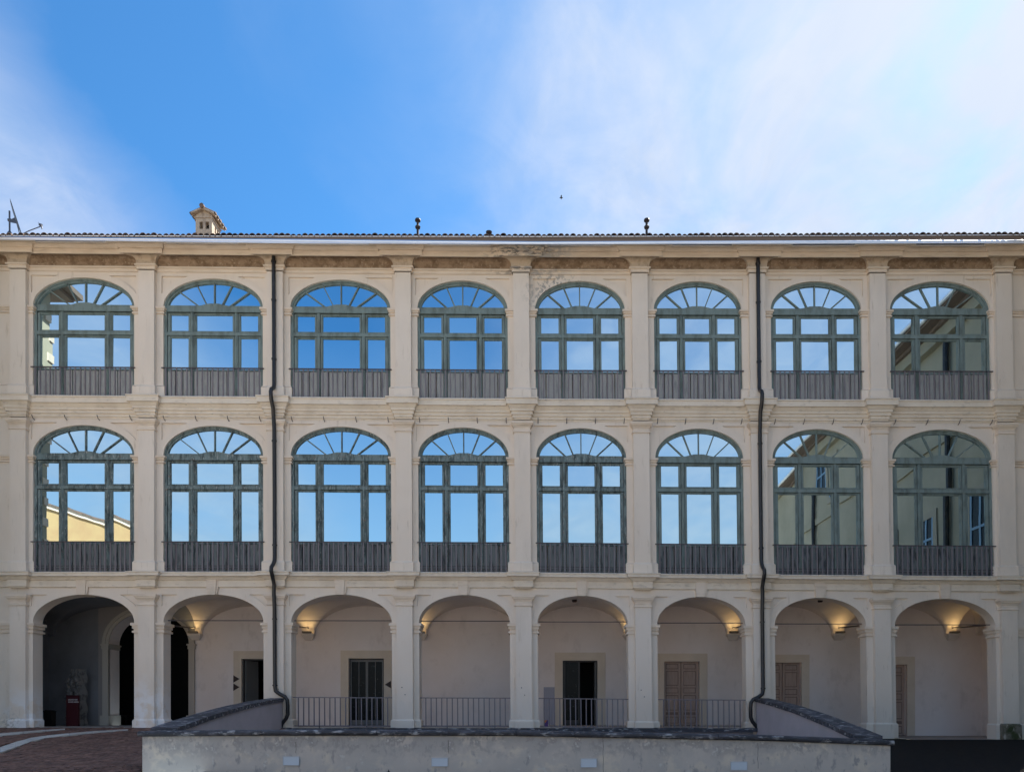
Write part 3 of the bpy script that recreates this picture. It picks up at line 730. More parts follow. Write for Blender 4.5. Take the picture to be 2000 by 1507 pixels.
# dark rooms behind the openings
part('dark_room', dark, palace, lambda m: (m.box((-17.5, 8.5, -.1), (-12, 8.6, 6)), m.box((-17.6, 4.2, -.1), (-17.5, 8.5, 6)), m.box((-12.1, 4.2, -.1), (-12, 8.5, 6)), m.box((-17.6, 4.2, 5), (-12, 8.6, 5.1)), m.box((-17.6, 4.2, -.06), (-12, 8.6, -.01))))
for (a_, b2, t_, k_) in DOORS:
    x0, x1 = BP(a_, t_).x, BP(b2, t_).x; zt_ = BP(a_, t_).z; zb = ZF((x0 + x1) / 2)
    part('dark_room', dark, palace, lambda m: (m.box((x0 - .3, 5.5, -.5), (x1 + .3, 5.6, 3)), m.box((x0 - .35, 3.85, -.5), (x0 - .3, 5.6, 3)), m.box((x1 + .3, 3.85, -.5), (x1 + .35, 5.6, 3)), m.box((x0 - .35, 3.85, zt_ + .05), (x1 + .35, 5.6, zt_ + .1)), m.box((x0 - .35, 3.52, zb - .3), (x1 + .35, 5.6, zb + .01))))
    # painted surround standing a finger proud
    def sur(m):
        s1 = 15.5
        zz0 = 1448
        for (xa, xb, ya, yb) in ((a_ - s1, a_, t_ - s1, zz0), (b2, b2 + s1, t_ - s1, zz0), (a_, b2, t_ - s1, t_)):
            A_, B_ = BP(xa, yb), BP(xb, ya); m.box((A_.x, 3.475, A_.z), (B_.x, 3.52, B_.z))
    part('door_surround', band, palace, sur)
    door = empty('door', ((x0 + x1) / 2, 3.7, zb), palace)
    H = zt_ - zb; xc = (x0 + x1) / 2; hw = (x1 - x0) / 2
    if k_ == 'brown':
        for sg in (-1, 1):
            la, lb = (x0 + .01, xc - .012) if sg < 0 else (xc + .012, x1 - .01)
            def leaf(m):
                ys_, rails = 3.66, [0, .055, .11, .17, .435, .50, .635, .695, .96, 1.0]
                st_ = .085
                m.box((la, ys_, zb), (la + st_, 3.72, zt_)); m.box((lb - st_, ys_, zb), (lb, 3.72, zt_))
                for r0, r1 in ((0, .03), (.135, .165), (.205, .235), (.475, .505), (.595, .625), (.855, .885), (.965, 1)):
                    m.box((la + st_, ys_ + .001, zb + H * r0), (lb - st_, 3.72, zb + H * r1))
            lf = part('leaf', doorb, door, leaf)
            for r0, r1 in ((.03, .135), (.165, .205), (.235, .475), (.505, .595), (.625, .855), (.885, .965)):
                def pn(m):
                    za, zc_ = zb + H * r0, zb + H * r1
                    m.box((la + st2, 3.69, za), (lb - st2, 3.73, zc_), 1)
                    i_ = .028
                    m.box((la + st2 + i_, 3.676, za + i_), (lb - st2 - i_, 3.7, zc_ - i_), 0) if zc_ - za > .12 else None
                st2 = .085
                part('door_panel', [doorb, doorbd], door, pn)
    else:
        fw = .05
        part('door_frame', doord, door, lambda m: (m.box((x0, 3.6, zb), (x0 + fw, 3.7, zt_)), m.box((x1 - fw, 3.6, zb), (x1, 3.7, zt_)), m.box((x0 + fw, 3.6, zt_ - fw), (x1 - fw, 3.7, zt_))))
        if k_ == 'glass':
            for sg in (-1, 1):
                la, lb = (x0 + fw, xc - .003) if sg < 0 else (xc + .003, x1 - fw)
                part('leaf', steel, door, lambda m: (m.box((la, 3.62, zb + .02), (la + .035, 3.66, zt_ - fw)), m.box((lb - .05, 3.62, zb + .02), (lb, 3.66, zt_ - fw)), m.box((la + .035, 3.62, zt_ - fw - .07), (lb - .05, 3.66, zt_ - fw)), m.box((la + .035, 3.62, zb + .02), (lb - .05, 3.66, zb + .2)), m.box(((la + lb) / 2 - .012, 3.63, zb + .2), ((la + lb) / 2 + .012, 3.655, zt_ - fw - .07))))
                part('door_glass', dglass, door, lambda m: m.box((la + .035, 3.64, zb + .2), (lb - .05, 3.645, zt_ - fw - .07)))
        elif k_ == 'half':
            part('leaf', doord, door, lambda m: (m.box((x0 + fw, 3.62, zb + .02), (x0 + .11, 3.66, zt_ - fw)), m.box((xc - .07, 3.62, zb + .02), (xc + .0, 3.66, zt_ - fw)), m.box((x0 + .11, 3.62, zb + .02), (xc - .07, 3.66, zb + .2))))
            part('door_glass', dglass, door, lambda m: m.box((x0 + .11, 3.64, zb + .2), (xc - .07, 3.645, zt_ - fw)))
            part('leaf', steel, door, lambda m: m.box((x1 - fw - .04, 3.7, zb + .02), (x1 - fw, 4.35, zt_ - fw)))
        else:
            part('leaf', steel, door, lambda m: m.box8([(x0 + fw, 3.7, zb), (x0 + .30, 4.3, zb), (x0 + .30, 4.3, zt_ - fw), (x0 + fw, 3.7, zt_ - fw), (x0 + fw + .04, 3.7, zb), (x0 + .34, 4.3, zb), (x0 + .34, 4.3, zt_ - fw), (x0 + fw + .04, 3.7, zt_ - fw)]))
            part('leaf', band, door, lambda m: m.box((x1 - .50, 4.6, zb), (x1 - .28, 4.65, zt_ - .12)))
            part('door_glass', poster, door, lambda m: m.box((x0 + .42, 4.9, zb + 1.2), (x0 + .72, 4.92, zb + 1.75)))
            part('door_glass', [mat('green_print', (.06, .11, .09), .6)], door, lambda m: m.box((x0 + .42, 4.9, zb + .5), (x0 + .72, 4.92, zb + 1.1)))
# archivolt, jamb pilasters of the passage arch
def archv(m):
    o_ = arc(291.5, 1257, 90, 74, 24); mi_ = arc(291.5, 1257, 84, 68, 24); i_ = arc(291.5, 1257, 78.5, 62, 24)
    f_ = lambda l_, y: [BP(px_, py_) + Vector((0, y, 0)) for px_, py_ in l_]
    m.strip(f_(o_, 0), f_(o_, -.10)); m.strip(f_(o_, -.10), f_(mi_, -.10)); m.strip(f_(mi_, -.10), f_(mi_, -.05)); m.strip(f_(mi_, -.05), f_(i_, -.05)); m.strip(f_(i_, -.05), f_(i_, 0))
bandd = mat('passage_trim', (.42, .38, .33), .9)
part('archivolt', bandd, palace, archv)
for (a_, b2, sg) in ((202, 213, 1), (370, 381, -1)):
    A_, B_ = BP(a_, 1420), BP(b2, 1257)
    part('jamb', bandd, palace, lambda m: (m.box((A_.x, 3.42, 0), (B_.x, 3.55, B_.z - .2)), m.box((A_.x - .06, 3.36, 0), (B_.x + .06, 4.25 if sg < 0 else 4.2, .38)), m.box((A_.x - .05, 3.36, B_.z - .06), (B_.x + .07, 4.22, B_.z)), m.box((A_.x - .02, 3.39, B_.z - .2), (B_.x + .03, 4.21, B_.z - .06))))
part('light_strip', ledm, palace, lambda m: m.box8([(-14.3, 7.0, 2.66), (-12.15, 6.0, 2.54), (-12.15, 6.0, 2.57), (-14.3, 7.0, 2.69), (-14.3, 7.02, 2.66), (-12.15, 6.02, 2.54), (-12.15, 6.02, 2.57), (-14.3, 7.02, 2.69)]))
# vaults: groined, springing from corbels at the back wall and from the piers
PB = [xs0] + [(c - VX) / S for c in PC[1:8]] + [BP(1856, 1240).x]
PB.append(xs1)
for i in range(9):
    xa, xb = PB[i], PB[i + 1]; z0, hC = 3.45, 1.12
    def vlt(m):
        nx, ny = 48, 30; ya, yb = .5, 3.5; xm_, hx_ = (xa + xb) / 2, (xb - xa) / 2 - .22; ym_, hy_ = (ya + yb) / 2, (yb - ya) / 2 - .10
        g_ = []
        for j in range(ny + 1):
            # cosine spacing resolves the steep springing
            y = ym_ - math.cos(math.pi * j / ny) * (yb - ya) / 2
            row = []
            for k in range(nx + 1):
                x = xm_ - math.cos(math.pi * k / nx) * (xb - xa) / 2
                u = min(1, abs(x - xm_) / hx_); v = min(1, abs(y - ym_) / hy_)
                za = math.sqrt(max(0, 1 - u ** 2.0)); zb_ = math.sqrt(max(0, 1 - v ** 2.0))
                z = z0 + hC * max(za, zb_)
                row.append((x, y, z))
            g_.append(row)
        for a_, b2 in zip(g_, g_[1:]): m.strip(a_, b2)
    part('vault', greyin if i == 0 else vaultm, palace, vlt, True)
LP = []
for i in range(1, 9):
    x = PB[i] if i < 8 else (PC[8] - VX) / S + .1
    if i == 8: continue
    part('corbel', vaultm, palace, lambda m: (m.box((x - .24, 3.22, 3.42), (x + .24, 3.5, 3.50)), m.box8([(x - .13, 3.38, 3.26), (x + .13, 3.38, 3.26), (x + .22, 3.24, 3.42), (x - .22, 3.24, 3.42), (x - .13, 3.5, 3.26), (x + .13, 3.5, 3.26), (x + .22, 3.5, 3.42), (x - .22, 3.5, 3.42)])))
WHICH = ['corbel between the dark passage and the first door', 'corbel left of the glazed door behind the railing', 'corbel at the left edge of the bay without a door', 'corbel hidden behind the middle pier', 'corbel right of the half open dark door', 'corbel right of the brown door behind the railing', 'corbel over the bare wall of the seventh bay', 'corbel in the last bay at the right']
xsl = [PB[i] for i in range(1, 8)] + [BP(1856, 1240).x]
for k, x in enumerate(xsl):
    if k == 7:
        part('corbel', vaultm, palace, lambda m: (m.box((x - .24, 3.22, 3.42), (x + .24, 3.5, 3.50)), m.box8([(x - .13, 3.38, 3.26), (x + .13, 3.38, 3.26), (x + .22, 3.24, 3.42), (x - .22, 3.24, 3.42), (x - .13, 3.5, 3.26), (x + .13, 3.5, 3.26), (x + .22, 3.5, 3.42), (x - .22, 3.5, 3.42)])))
    lp = tag(empty('uplight', (x, 3.15, 3.5)), 'lit warm uplight on the ' + WHICH[k], 'wall light', 'warm uplights on the loggia corbels')
    part('housing', lampm, lp, lambda m: (m.box((x - .16, 3.10, 3.505), (x + .16, 3.28, 3.525)), m.box((x - .16, 3.10, 3.525), (x + .16, 3.112, 3.575)), m.box((x - .16, 3.112, 3.525), (x - .15, 3.28, 3.575)), m.box((x + .15, 3.112, 3.525), (x + .16, 3.28, 3.575))))
    part('lamp_tube', glowm, lp, lambda m: m.box((x - .12, 3.17, 3.53), (x + .12, 3.21, 3.55)))
    ld = bpy.data.lights.new('uplight_glow', 'AREA'); ld.shape = 'RECTANGLE'; ld.size = .22; ld.size_y = .08; ld.energy = .48; ld.color = (1, .68, .28); ld.spread = R(125)
    lo = bpy.data.objects.new('uplight_glow', ld); C.objects.link(lo); lo.location = (x, 3.2, 3.6); lo.rotation_euler = (R(180 + 8), 0, 0)
    lo.parent = lp; lo.matrix_parent_inverse = Matrix.Translation(lp.location).inverted()
# tie rods
for i in range(1, 8):
    z = W((L[i] + Rr[i]) / 2, 1209).z
    part('tie_rod', raild, palace, lambda m: m.tube([(W(L[i], 1209).x - .05, .3, z), (W(Rr[i], 1209).x + .05, .3, z)], .017, 6))
for k, x in enumerate(xsl):
    xf = PB[k + 1] if k < 7 else (PC[8] - VX) / S
    part('tie_rod', raild, palace, lambda m: m.tube([(xf, .3, 3.52), (x, 3.45, 3.72)], .028, 6))
# loggia railings
for i in range(2, 6):
    l, r = L[i] + 1, Rr[i]
    rail = empty('railing', W((l + r) / 2, 1420, -.1), palace)
    part('top_rail', railm, rail, lambda m: m.wbox(l, r, 1360, 1361.8, -.14, -.10))
    part('bottom_rail', railm, rail, lambda m: m.wbox(l, r, 1415.6, 1417.2, -.14, -.10))
    n = round((r - l) / 10.5)
    for k in range(1, n):
        x = l + (r - l) * k / n
        m = MB(); m.wbox(x - 1, x + 1, 1361.8, 1415.6, -.135, -.105); m.build('rail_bar', railg, rail)
        if k % 9 == 5: part('rail_foot', raild, rail, lambda m: m.wbox(x - 1, x + 1, 1417.2, 1421, -.135, -.105))
part('floor_edge', slate, palace, lambda m: m.box((-8.7, -.42, -.13), (7.6, -.12, -.01)))
# wall-mounted things inside the loggia
def bbox(m, xa, xb, ya, yb, y0, y1, mi=0):
    A_, B_ = BP(xa, yb), BP(xb, ya); m.box((A_.x, y0, A_.z), (B_.x, y1, B_.z), mi)
def tri(px, py, w_, h_, lab, grp='dark triangular arrow signs beside the doors'):
    def f(m):
        pts = [BP(px, py - h_ / 2), BP(px, py + h_ / 2), BP(px + w_, py)]
        a_ = [p + Vector((0, -.045, 0)) for p in pts]; b2 = [p + Vector((0, -.03, 0)) for p in pts]
        m.add(a_ + b2, [(0, 1, 2), (5, 4, 3), (0, 1, 4, 3), (1, 2, 5, 4), (2, 0, 3, 5)])
    tag(part('arrow_sign', brown, None, f), lab, 'sign', grp)
tri(456.5, 1325, 12, 14.5, 'upper of two dark triangles pointing right beside the first open doorway')
tri(456.5, 1341, 12, 14.5, 'lower of two dark triangles pointing right beside the first open doorway')
tri(764, 1336, -12, 14.5, 'single dark triangle pointing left on the wall right of the glazed door')
tag(part('notice_panel', greyp, None, lambda m: bbox(m, 1062, 1083, 1341, 1414, 3.46, 3.499)), 'plain grey panel on the loggia wall left of the half open dark door', 'panel')
bx = tag(empty('cardboard_box', BP(1066, 1420, .6)), 'small purple and orange printed box on the loggia edge behind the railing', 'box')
part('carton', ppur, bx, lambda m: m.box((BP(1063, 1, .4).x, .35, .0), (BP(1070.5, 1, .4).x, .5, .245)))
part('orange_print', pora, bx, lambda m: m.add([(BP(1063.3, 1, .4).x, .346, .13), (BP(1063.3, 1, .4).x, .346, .24), (BP(1069, 1, .4).x, .346, .24)], [(0, 1, 2)]))
tag(part('wall_speaker', brown, None, lambda m: (bbox(m, 1921, 1933, 1263, 1272, 3.25, 3.5), bbox(m, 1925, 1929, 1260, 1263, 3.35, 3.5), bbox(m, 1922.5, 1931.5, 1264.5, 1270.5, 3.23, 3.25))), 'small dark box mounted high on the wall in the last bay at the right', 'speaker')
for (px, py, lab) in ((1122, 1179, 'small dark ceiling fitting in the vault of the bay with the half open door'), (1602, 1192, 'small dark ceiling fitting in the vault above the seventh bay')):
    x = (px - VX) * (D0 + 1.8) / FL
    tag(part('ceiling_fitting', brown, None, lambda m: lathe(m, x, 1.8, [(0, 4.47), (.07, 4.475), (.09, 4.5), (.09, 4.60)])), lab, 'ceiling fitting', 'small fittings under the vaults')
# bay one: carved slab, maroon panel, bin, poster, bench
def PD(px, py, d): return Vector(((px - VX) * (D0 + d) / FL, d, EYE + (HY - py) * (D0 + d) / FL))
stele = tag(empty('carved_stone', PD(150, 1420, 2.9)), 'tall broken white carved stone standing behind the maroon panel in the dark passage bay', 'sculpture')
def stl(m):
    a_ = PD(132, 1420, 2.8); b2 = PD(157, 1306, 2.8)
    n = 18; Wd = b2.x - a_.x; H = b2.z
    col_ = []
    for k in range(n + 1):
        z = H * k / n; f_ = k / n
        x0 = a_.x + (0 if f_ < .78 else (f_ - .78) * Wd * 1.9) + .04 * math.sin(k * 2.1)
        x1 = b2.x + .03 * math.sin(k * 1.3 + 1)
        row = []
        for j in range(9):
            xx = x0 + (x1 - x0) * j / 8
            row.append((xx, 2.72 + .06 * math.sin(k * 1.9 + j * 1.7) + .05 * math.cos(j * 2.6 - k * 1.1), z))
        row.append((x1 + .02, 2.80, z)); row.append((x1 + .10, 3.05, z)); row.append((x0, 3.05, z)); row.append(row[0])
        col_.append(row)
    for p_, q_ in zip(col_, col_[1:]): m.strip(p_, q_)
    m.add(col_[-1][:-1], [tuple(range(12))])
part('slab', marble, stele, stl)
for (px, py, rr) in ((140, 1330, .09), (149, 1322, .10), (144, 1342, .10), (152, 1338, .08), (139, 1350, .08), (150, 1352, .09)):
    c_ = PD(px, py, 2.7)
    part('relief_figure', marble, stele, lambda m: lathe(m, c_.x, c_.y, [(0, c_.z + rr * 1.5), (rr * .5, c_.z + rr * 1.2), (rr * .55, c_.z + rr * .8), (rr * .4, c_.z + rr * .5), (rr, c_.z), (rr * .8, c_.z - rr * 1.5), (0, c_.z - rr * 1.8)], 9), True)
pan = tag(empty('information_panel', PD(141, 1421, 2.2)), 'dark maroon information panel with two lines of white lettering in the passage bay', 'sign')
pa, pb_ = PD(131, 1421, 2.2), PD(154, 1357, 2.2)
part('board', redp, pan, lambda m: m.box((pa.x, 2.15, 0), (pb_.x, 2.25, pb_.z)))
wt = mat('sign_white', (.55, .52, .52), .6)
def letters(m):
    x = 0
    for row, (px, py, n) in enumerate(((133, 1365.5, 8), (133.5, 1370, 9))):
        xx = px
        for k in range(n):
            wl = rnd.uniform(1.1, 1.9)
            a_, b2 = PD(xx, py + 1.3, 2.148), PD(xx + wl, py - 1.1 - rnd.uniform(0, .5), 2.148)
            t_ = .012
            m.box((a_.x, 2.146, a_.z), (a_.x + t_, 2.149, b2.z)); m.box((b2.x - t_, 2.146, a_.z), (b2.x, 2.149, b2.z))
            if k % 2: m.box((a_.x + t_, 2.1465, b2.z - t_), (b2.x - t_, 2.149, b2.z))
            else: m.box((a_.x + t_, 2.1465, a_.z), (b2.x - t_, 2.149, a_.z + t_))
            xx += wl + .6
            if k == 4: xx += 1
part('lettering', wt, pan, letters)
lb_ = tag(empty('litter_bin', PD(96, 1421, 2.0)), 'black square litter bin at the left wall of the dark passage bay', 'bin')
pa2, pb2 = PD(89, 1421, 2.0), PD(104, 1386, 2.0)
part('body', blackm, lb_, lambda m: m.box8([(pa2.x + .01, 1.9, 0), (pb2.x - .01, 1.9, 0), (pb2.x, 1.9, pb2.z - .06), (pa2.x, 1.9, pb2.z - .06), (pa2.x + .01, 2.15, 0), (pb2.x - .01, 2.15, 0), (pb2.x, 2.15, pb2.z - .06), (pa2.x, 2.15, pb2.z - .06)]))
part('lid', blackm, lb_, lambda m: (m.box((pa2.x - .01, 1.88, pb2.z - .06), (pb2.x + .01, 2.17, pb2.z - .02)), m.box((pa2.x + .03, 1.92, pb2.z - .02), (pb2.x - .03, 2.12, pb2.z))))
tag(part('poster', poster, None, lambda m: (m.box((PD(230, 1345, 8.3).x, 8.3, PD(230, 1345, 8.3).z), (PD(251, 1309, 8.3).x, 8.49, PD(251, 1309, 8.3).z)))), 'dark blue poster on the end wall inside the passage', 'poster')
tag(part('bench', blackm, None, lambda m: (m.box((PD(217, 1, 5).x, 4.9, .32), (PD(250, 1, 5).x, 5.3, .38)), m.box((PD(219, 1, 5).x, 4.95, 0), (PD(221, 1, 5).x, 5.25, .32)), m.box((PD(246, 1, 5).x, 4.95, 0), (PD(248, 1, 5).x, 5.25, .32)), m.box((PD(217, 1, 5).x, 5.24, .38), (PD(231, 1, 5).x, 5.3, .62)))), 'low dark bench inside the passage behind the first pier', 'bench')

# building shell: back and floors close the rooms so that no light leaks
part('rear_wall', plaster, palace, lambda m: (m.box((xs0, 12, -.5), (xs1, 12.2, 16)), m.box((xs0, .55, 4.62), (xs1, 12, 4.8)), m.box((xs0 - .02, 3.6, -.5), (xs0 + .1, 12, 16)), m.box((xs1 - .1, 3.6, -.5), (xs1 + .02, 12, 16)), m.box((xs0, .35, 4.8), (xs1, .5, 16.1)), m.box((xs0, -.1, 16.1), (xs1, 12, 16.15))))

# ---------------------------------------------------------------- wings and neighbours (seen mirrored in the glass)
XW = xs1 + .02
wing = tag(empty('palace_wing', (XW, -20, -1)), 'shaded ochre wing of the courtyard mirrored in the windows at the right', 'building')
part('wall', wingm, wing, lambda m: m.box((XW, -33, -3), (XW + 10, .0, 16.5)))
part('eaves', fasciam, wing, lambda m: (m.box((XW - .45, -33.5, 16.5), (XW + 10, -.7, 16.65)), m.box((XW - .9, -33.5, 16.65), (XW + 10, -.9, 16.85))))
part('string_course', wingm, wing, lambda m: (m.box((XW - .10, -33, 11.8), (XW - .002, -.7, 12.2)), m.box((XW - .3, -33, 16.0), (XW - .002, -.7, 16.498))))
part('gutter', gutterm, wing, lambda m: m.tube([(XW - .98, -33.5, 16.8), (XW - .98, -1.2, 16.8)], .08, 8))
part('roof', tilem, wing, lambda m: m.add([(XW - .9, -33.5, 16.855), (XW - .9, -.9, 16.855), (XW + 5, -.9, 18.6), (XW + 5, -33.5, 18.6), (XW + 10, -.9, 16.9), (XW + 10, -33.5, 16.9)], [(0, 1, 2, 3), (2, 4, 5, 3)]))
wband = mat('wing_trim', (.36, .32, .25), .9)
for t_, z0, z1, w_ in ((3.2, 5.6, 9.0, 1.3), (7.2, 6.4, 8.9, 1.2), (11.5, 6.4, 8.9, 1.2), (18.3, 12.9, 15.2, 1.4), (25, 12.9, 15.2, 1.4), (11.8, 12.9, 15.2, 1.4), (18.3, 6.4, 8.9, 1.2), (25, 6.4, 8.9, 1.2)):
    wn = empty('window', (XW, -t_, z0), wing)
    part('surround', wband, wn, lambda m: (m.box((XW - .06, -t_ - w_ / 2 - .3, z0 - .3), (XW - .002, -t_ - w_ / 2, z1 + .3)), m.box((XW - .06, -t_ + w_ / 2, z0 - .3), (XW - .002, -t_ + w_ / 2 + .3, z1 + .3)), m.box((XW - .06, -t_ - w_ / 2, z1), (XW - .002, -t_ + w_ / 2, z1 + .3)), m.box((XW - .06, -t_ - w_ / 2, z0 - .3), (XW - .002, -t_ + w_ / 2, z0))))
    part('glazing', dglass, wn, lambda m: m.box((XW - .02, -t_ - w_ / 2, z0), (XW - .003, -t_ + w_ / 2, z1)))
    part('frame', blueg, wn, lambda m: [m.box((XW - .05, yy - .06, z0), (XW - .021, yy + .06, z1)) for yy in (-t_ - w_ / 2 + .06, -t_, -t_ + w_ / 2 - .06)] and m.box((XW - .055, -t_ - w_ / 2 + .12, (z0 + z1) / 2 + .3), (XW - .022, -t_ + w_ / 2 - .12, (z0 + z1) / 2 + .4)))
for k, t_ in enumerate((5.4, 21.4)):
    part('downpipe', pipem, wing, lambda m: m.tube([(XW - .15, -t_, 16.5), (XW - .15, -t_, -1)], .12, 8), True)
lw = tag(empty('palace_wing', (xs0, -2, 0)), 'cream left wing with quoins mirrored in the first bay of windows', 'building')
XLW = xs0 - .02
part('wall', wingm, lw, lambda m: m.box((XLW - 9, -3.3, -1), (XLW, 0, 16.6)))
part('eaves', fasciam, lw, lambda m: (m.box((XLW - 9, -3.9, 16.6), (XLW + .5, -.75, 16.75)), m.box((XLW - 9, -4.1, 16.75), (XLW + .8, -.95, 16.95))))
for k in range(14):
    part('quoin', band, lw, lambda m: m.box((XLW - .002, -3.34, 5.2 + k * .8), (XLW + .04, -3.3 + (.3 if k % 2 else .2), 5.5 + k * .8)))
part('roof', tilem, lw, lambda m: m.add([(XLW + .8, -4.1, 16.955), (XLW + .8, -.95, 16.955), (XLW - 4, -.95, 18.4), (XLW - 4, -4.1, 18.4)], [(0, 1, 2, 3)]))
yb_ = tag(empty('yellow_house', (-48, -44, -2)), 'sunlit yellow house with a sloping tiled roof mirrored in the first bay', 'house')
zs = lambda x: 15.8 + (-36 - x) * .36
part('wall', yellow, yb_, lambda m: m.box8([(-60, -52, -3), (-33, -52, -3), (-33, -52, zs(-33)), (-60, -52, zs(-60)), (-60, -40, -3), (-33, -40, -3), (-33, -40, zs(-33)), (-60, -40, zs(-60))]))
part('verge', band, yb_, lambda m: m.box8([(-60.5, -40.05, zs(-60.5)), (-32.5, -40.05, zs(-32.5)), (-32.5, -40.05, zs(-32.5) + .3), (-60.5, -40.05, zs(-60.5) + .3), (-60.5, -39.85, zs(-60.5)), (-32.5, -39.85, zs(-32.5)), (-32.5, -39.85, zs(-32.5) + .3), (-60.5, -39.85, zs(-60.5) + .3)]))
part('roof', tilem, yb_, lambda m: m.box8([(-60.5, -52, zs(-60.5) + .303), (-32.5, -52, zs(-32.5) + .303), (-32.5, -52, zs(-32.5) + .5), (-60.5, -52, zs(-60.5) + .5), (-60.5, -39.75, zs(-60.5) + .303), (-32.5, -39.75, zs(-32.5) + .303), (-32.5, -39.75, zs(-32.5) + .5), (-60.5, -39.75, zs(-60.5) + .5)]))

# ---------------------------------------------------------------- ground
WX0, WX1, WT = -8.38, 7.34, 9.2
def hg(x, t): return -.075 * min(t, 13) - .4 * min(1, max(0, (x + 7) / 14)) - (.0 if t > 0 else 0)
def ground(m, xs_, ts_, dz=0, skip=None):
    for xa, xb in zip(xs_, xs_[1:]):
        for ta, tb in zip(ts_, ts_[1:]):
            if skip and skip((xa + xb) / 2, (ta + tb) / 2): continue
            m.add([(xa, -tb, hg(xa, tb) + dz), (xb, -tb, hg(xb, tb) + dz), (xb, -ta, hg(xb, ta) + dz), (xa, -ta, hg(xa, ta) + dz)], [(0, 1, 2, 3)])
XS = [-400, -100, -40, -20, -14, WX0, -7, -3, 0, 3, 7, WX1, 12, 17, 40, 100, 400]
gm = MB(); ground(gm, XS, [16, 20, 30, 60, 100, 400]); 
gm.add([(-400, 12.2, -.45), (400, 12.2, -.45), (400, 400, -.45), (-400, 400, -.45)], [(0, 1, 2, 3)])
tag(gm.build('ground', paving), kind='structure')
gm = MB(); ground(gm, [-7, -3, 0, 3, 7, WX1, 12, 17, 18], [0, 4, WT, 13, 16], 0, lambda x, t: WX0 < x < WX1 and t < WT)
gm.add([(WX0, -16, hg(WX0, 16)), (-7, -16, hg(-7, 16)), (-7, -13, hg(-7, 13)), (-7, -WT, hg(-7, WT)), (WX0, -WT, hg(WX0, WT))], [(0, 1, 2, 3)])
tag(gm.build('road', asphalt), kind='structure')
pave = tag(empty('brick_pavement', (-12, -5, 0)), kind='structure')
gm = MB(); ground(gm, [-20, -18, -14, WX0], [-.14, 4, 9, 13, 16], -.025); gm.build('mortar_bed', [mat('mortar', (.045, .035, .03), .95)], pave)
# pale stone bands
def gp(px, py):
    a_ = (py - HY) / FL; t_ = (D0 * a_ - EYE) / (a_ + .075); return ((px - VX) / FL * (D0 - t_), t_)
# (low edge, high edge) of the two bands, in image coordinates
E1 = ([(0, 1469.7), (30, 1459), (60, 1448), (90, 1440.5), (135, 1435), (180, 1430.7), (225, 1427.0), (250, 1425.2)], [(0, 1459), (30, 1448.7), (60, 1440.5), (90, 1436), (135, 1431.5), (180, 1427.6), (225, 1425.0), (250, 1423.6)])
E2 = ([(-20, 1440), (0, 1436), (45, 1431.8), (90, 1427), (127, 1424)], [(-20, 1435), (0, 1431.8), (45, 1428), (90, 1424.7), (127, 1422.5)])
bands = []
for lo_, hi_ in (E1, E2):
    A_, B_ = [gp(*p) for p in lo_], [gp(*p) for p in hi_]
    for k in range(len(A_) - 1):
        q0 = [A_[k], A_[k + 1], B_[k + 1], B_[k]]
        cc = (sum(x for x, _ in q0) / 4, sum(y for _, y in q0) / 4)
        q_ = [(cc[0] + (x - cc[0]) * .994, cc[1] + (y - cc[1]) * .994) for x, y in q0]
        part('paving_slab', stone, pave, lambda m: m.box8([(x, -t_, hg(x, t_) - .05) for x, t_ in q_] + [(x, -t_, hg(x, t_) + .012) for x, t_ in q_]))
        bands.append(q0)
def segd(x, y, a_, b_):
    dx, dy = b_[0] - a_[0], b_[1] - a_[1]; u = max(0, min(1, ((x - a_[0]) * dx + (y - a_[1]) * dy) / (dx * dx + dy * dy)))
    return math.hypot(x - a_[0] - u * dx, y - a_[1] - u * dy)
def onband(x, y):
    for q_ in bands:
        ins = True; sg = 0
        for k in range(4):
            a_, b_ = q_[k], q_[(k + 1) % 4]; c_ = (b_[0] - a_[0]) * (y - a_[1]) - (b_[1] - a_[1]) * (x - a_[0])
            if sg == 0: sg = c_
            elif c_ * sg < 0: ins = False
            if segd(x, y, a_, b_) < .09: return True
        if ins: return True
    return False
bl = []
ang = R(-68); ca, sa = math.cos(ang), math.sin(ang)      # courses run away from the building, slanting
bw, bh = .262, .132
for i in range(-95, 95):
    for j in range(-170, 170):
        u = (j + (.5 if i % 2 else 0)) * bw; v = i * bh
        x = -12 + u * ca - v * sa; t_ = 6 + u * sa + v * ca
        if not (-18.3 < x < WX0 - .05 and .02 < t_ < 15.9): continue
        if x < -.745 * (D0 - t_) - .5: continue
        if onband(x, t_): continue
        bl.append((math.hypot(x, D0 - t_), x, t_))
bl.sort()
bm_ = MB(); bm_.box((-bw / 2 + .007, -bh / 2 + .007, -.03), (bw / 2 - .007, bh / 2 - .007, .0))
bmesh_ = bm_.mesh('brick', brickm)
for d_, x, t_ in bl[:300]:
    o = link_obj('brick', bmesh_, pave); o.location = (x, -t_, hg(x, t_) + rnd.uniform(-.006, .006)); o.rotation_euler = (R(4.2) + rnd.uniform(-.02, .02), rnd.uniform(-.02, .02), -ang)
rest = MB()
for d_, x, t_ in bl[300:]:
    dz = rnd.uniform(-.006, .006); q_ = []
    for zz_ in (-.03, 0):
        for (a_, b_) in ((-1, -1), (1, -1), (1, 1), (-1, 1)):
            uu, vv = a_ * (bw / 2 - .007), b_ * (bh / 2 - .007)
            X_, T_ = x + uu * ca - vv * sa, t_ + uu * sa + vv * ca
            q_.append((X_, -T_, hg(X_, T_) + zz_ + dz + a_ * rnd.uniform(-.002, .002)))
    rest.box8(q_)
tag(rest.build('brick_course', brickm, pave), kind='stuff')

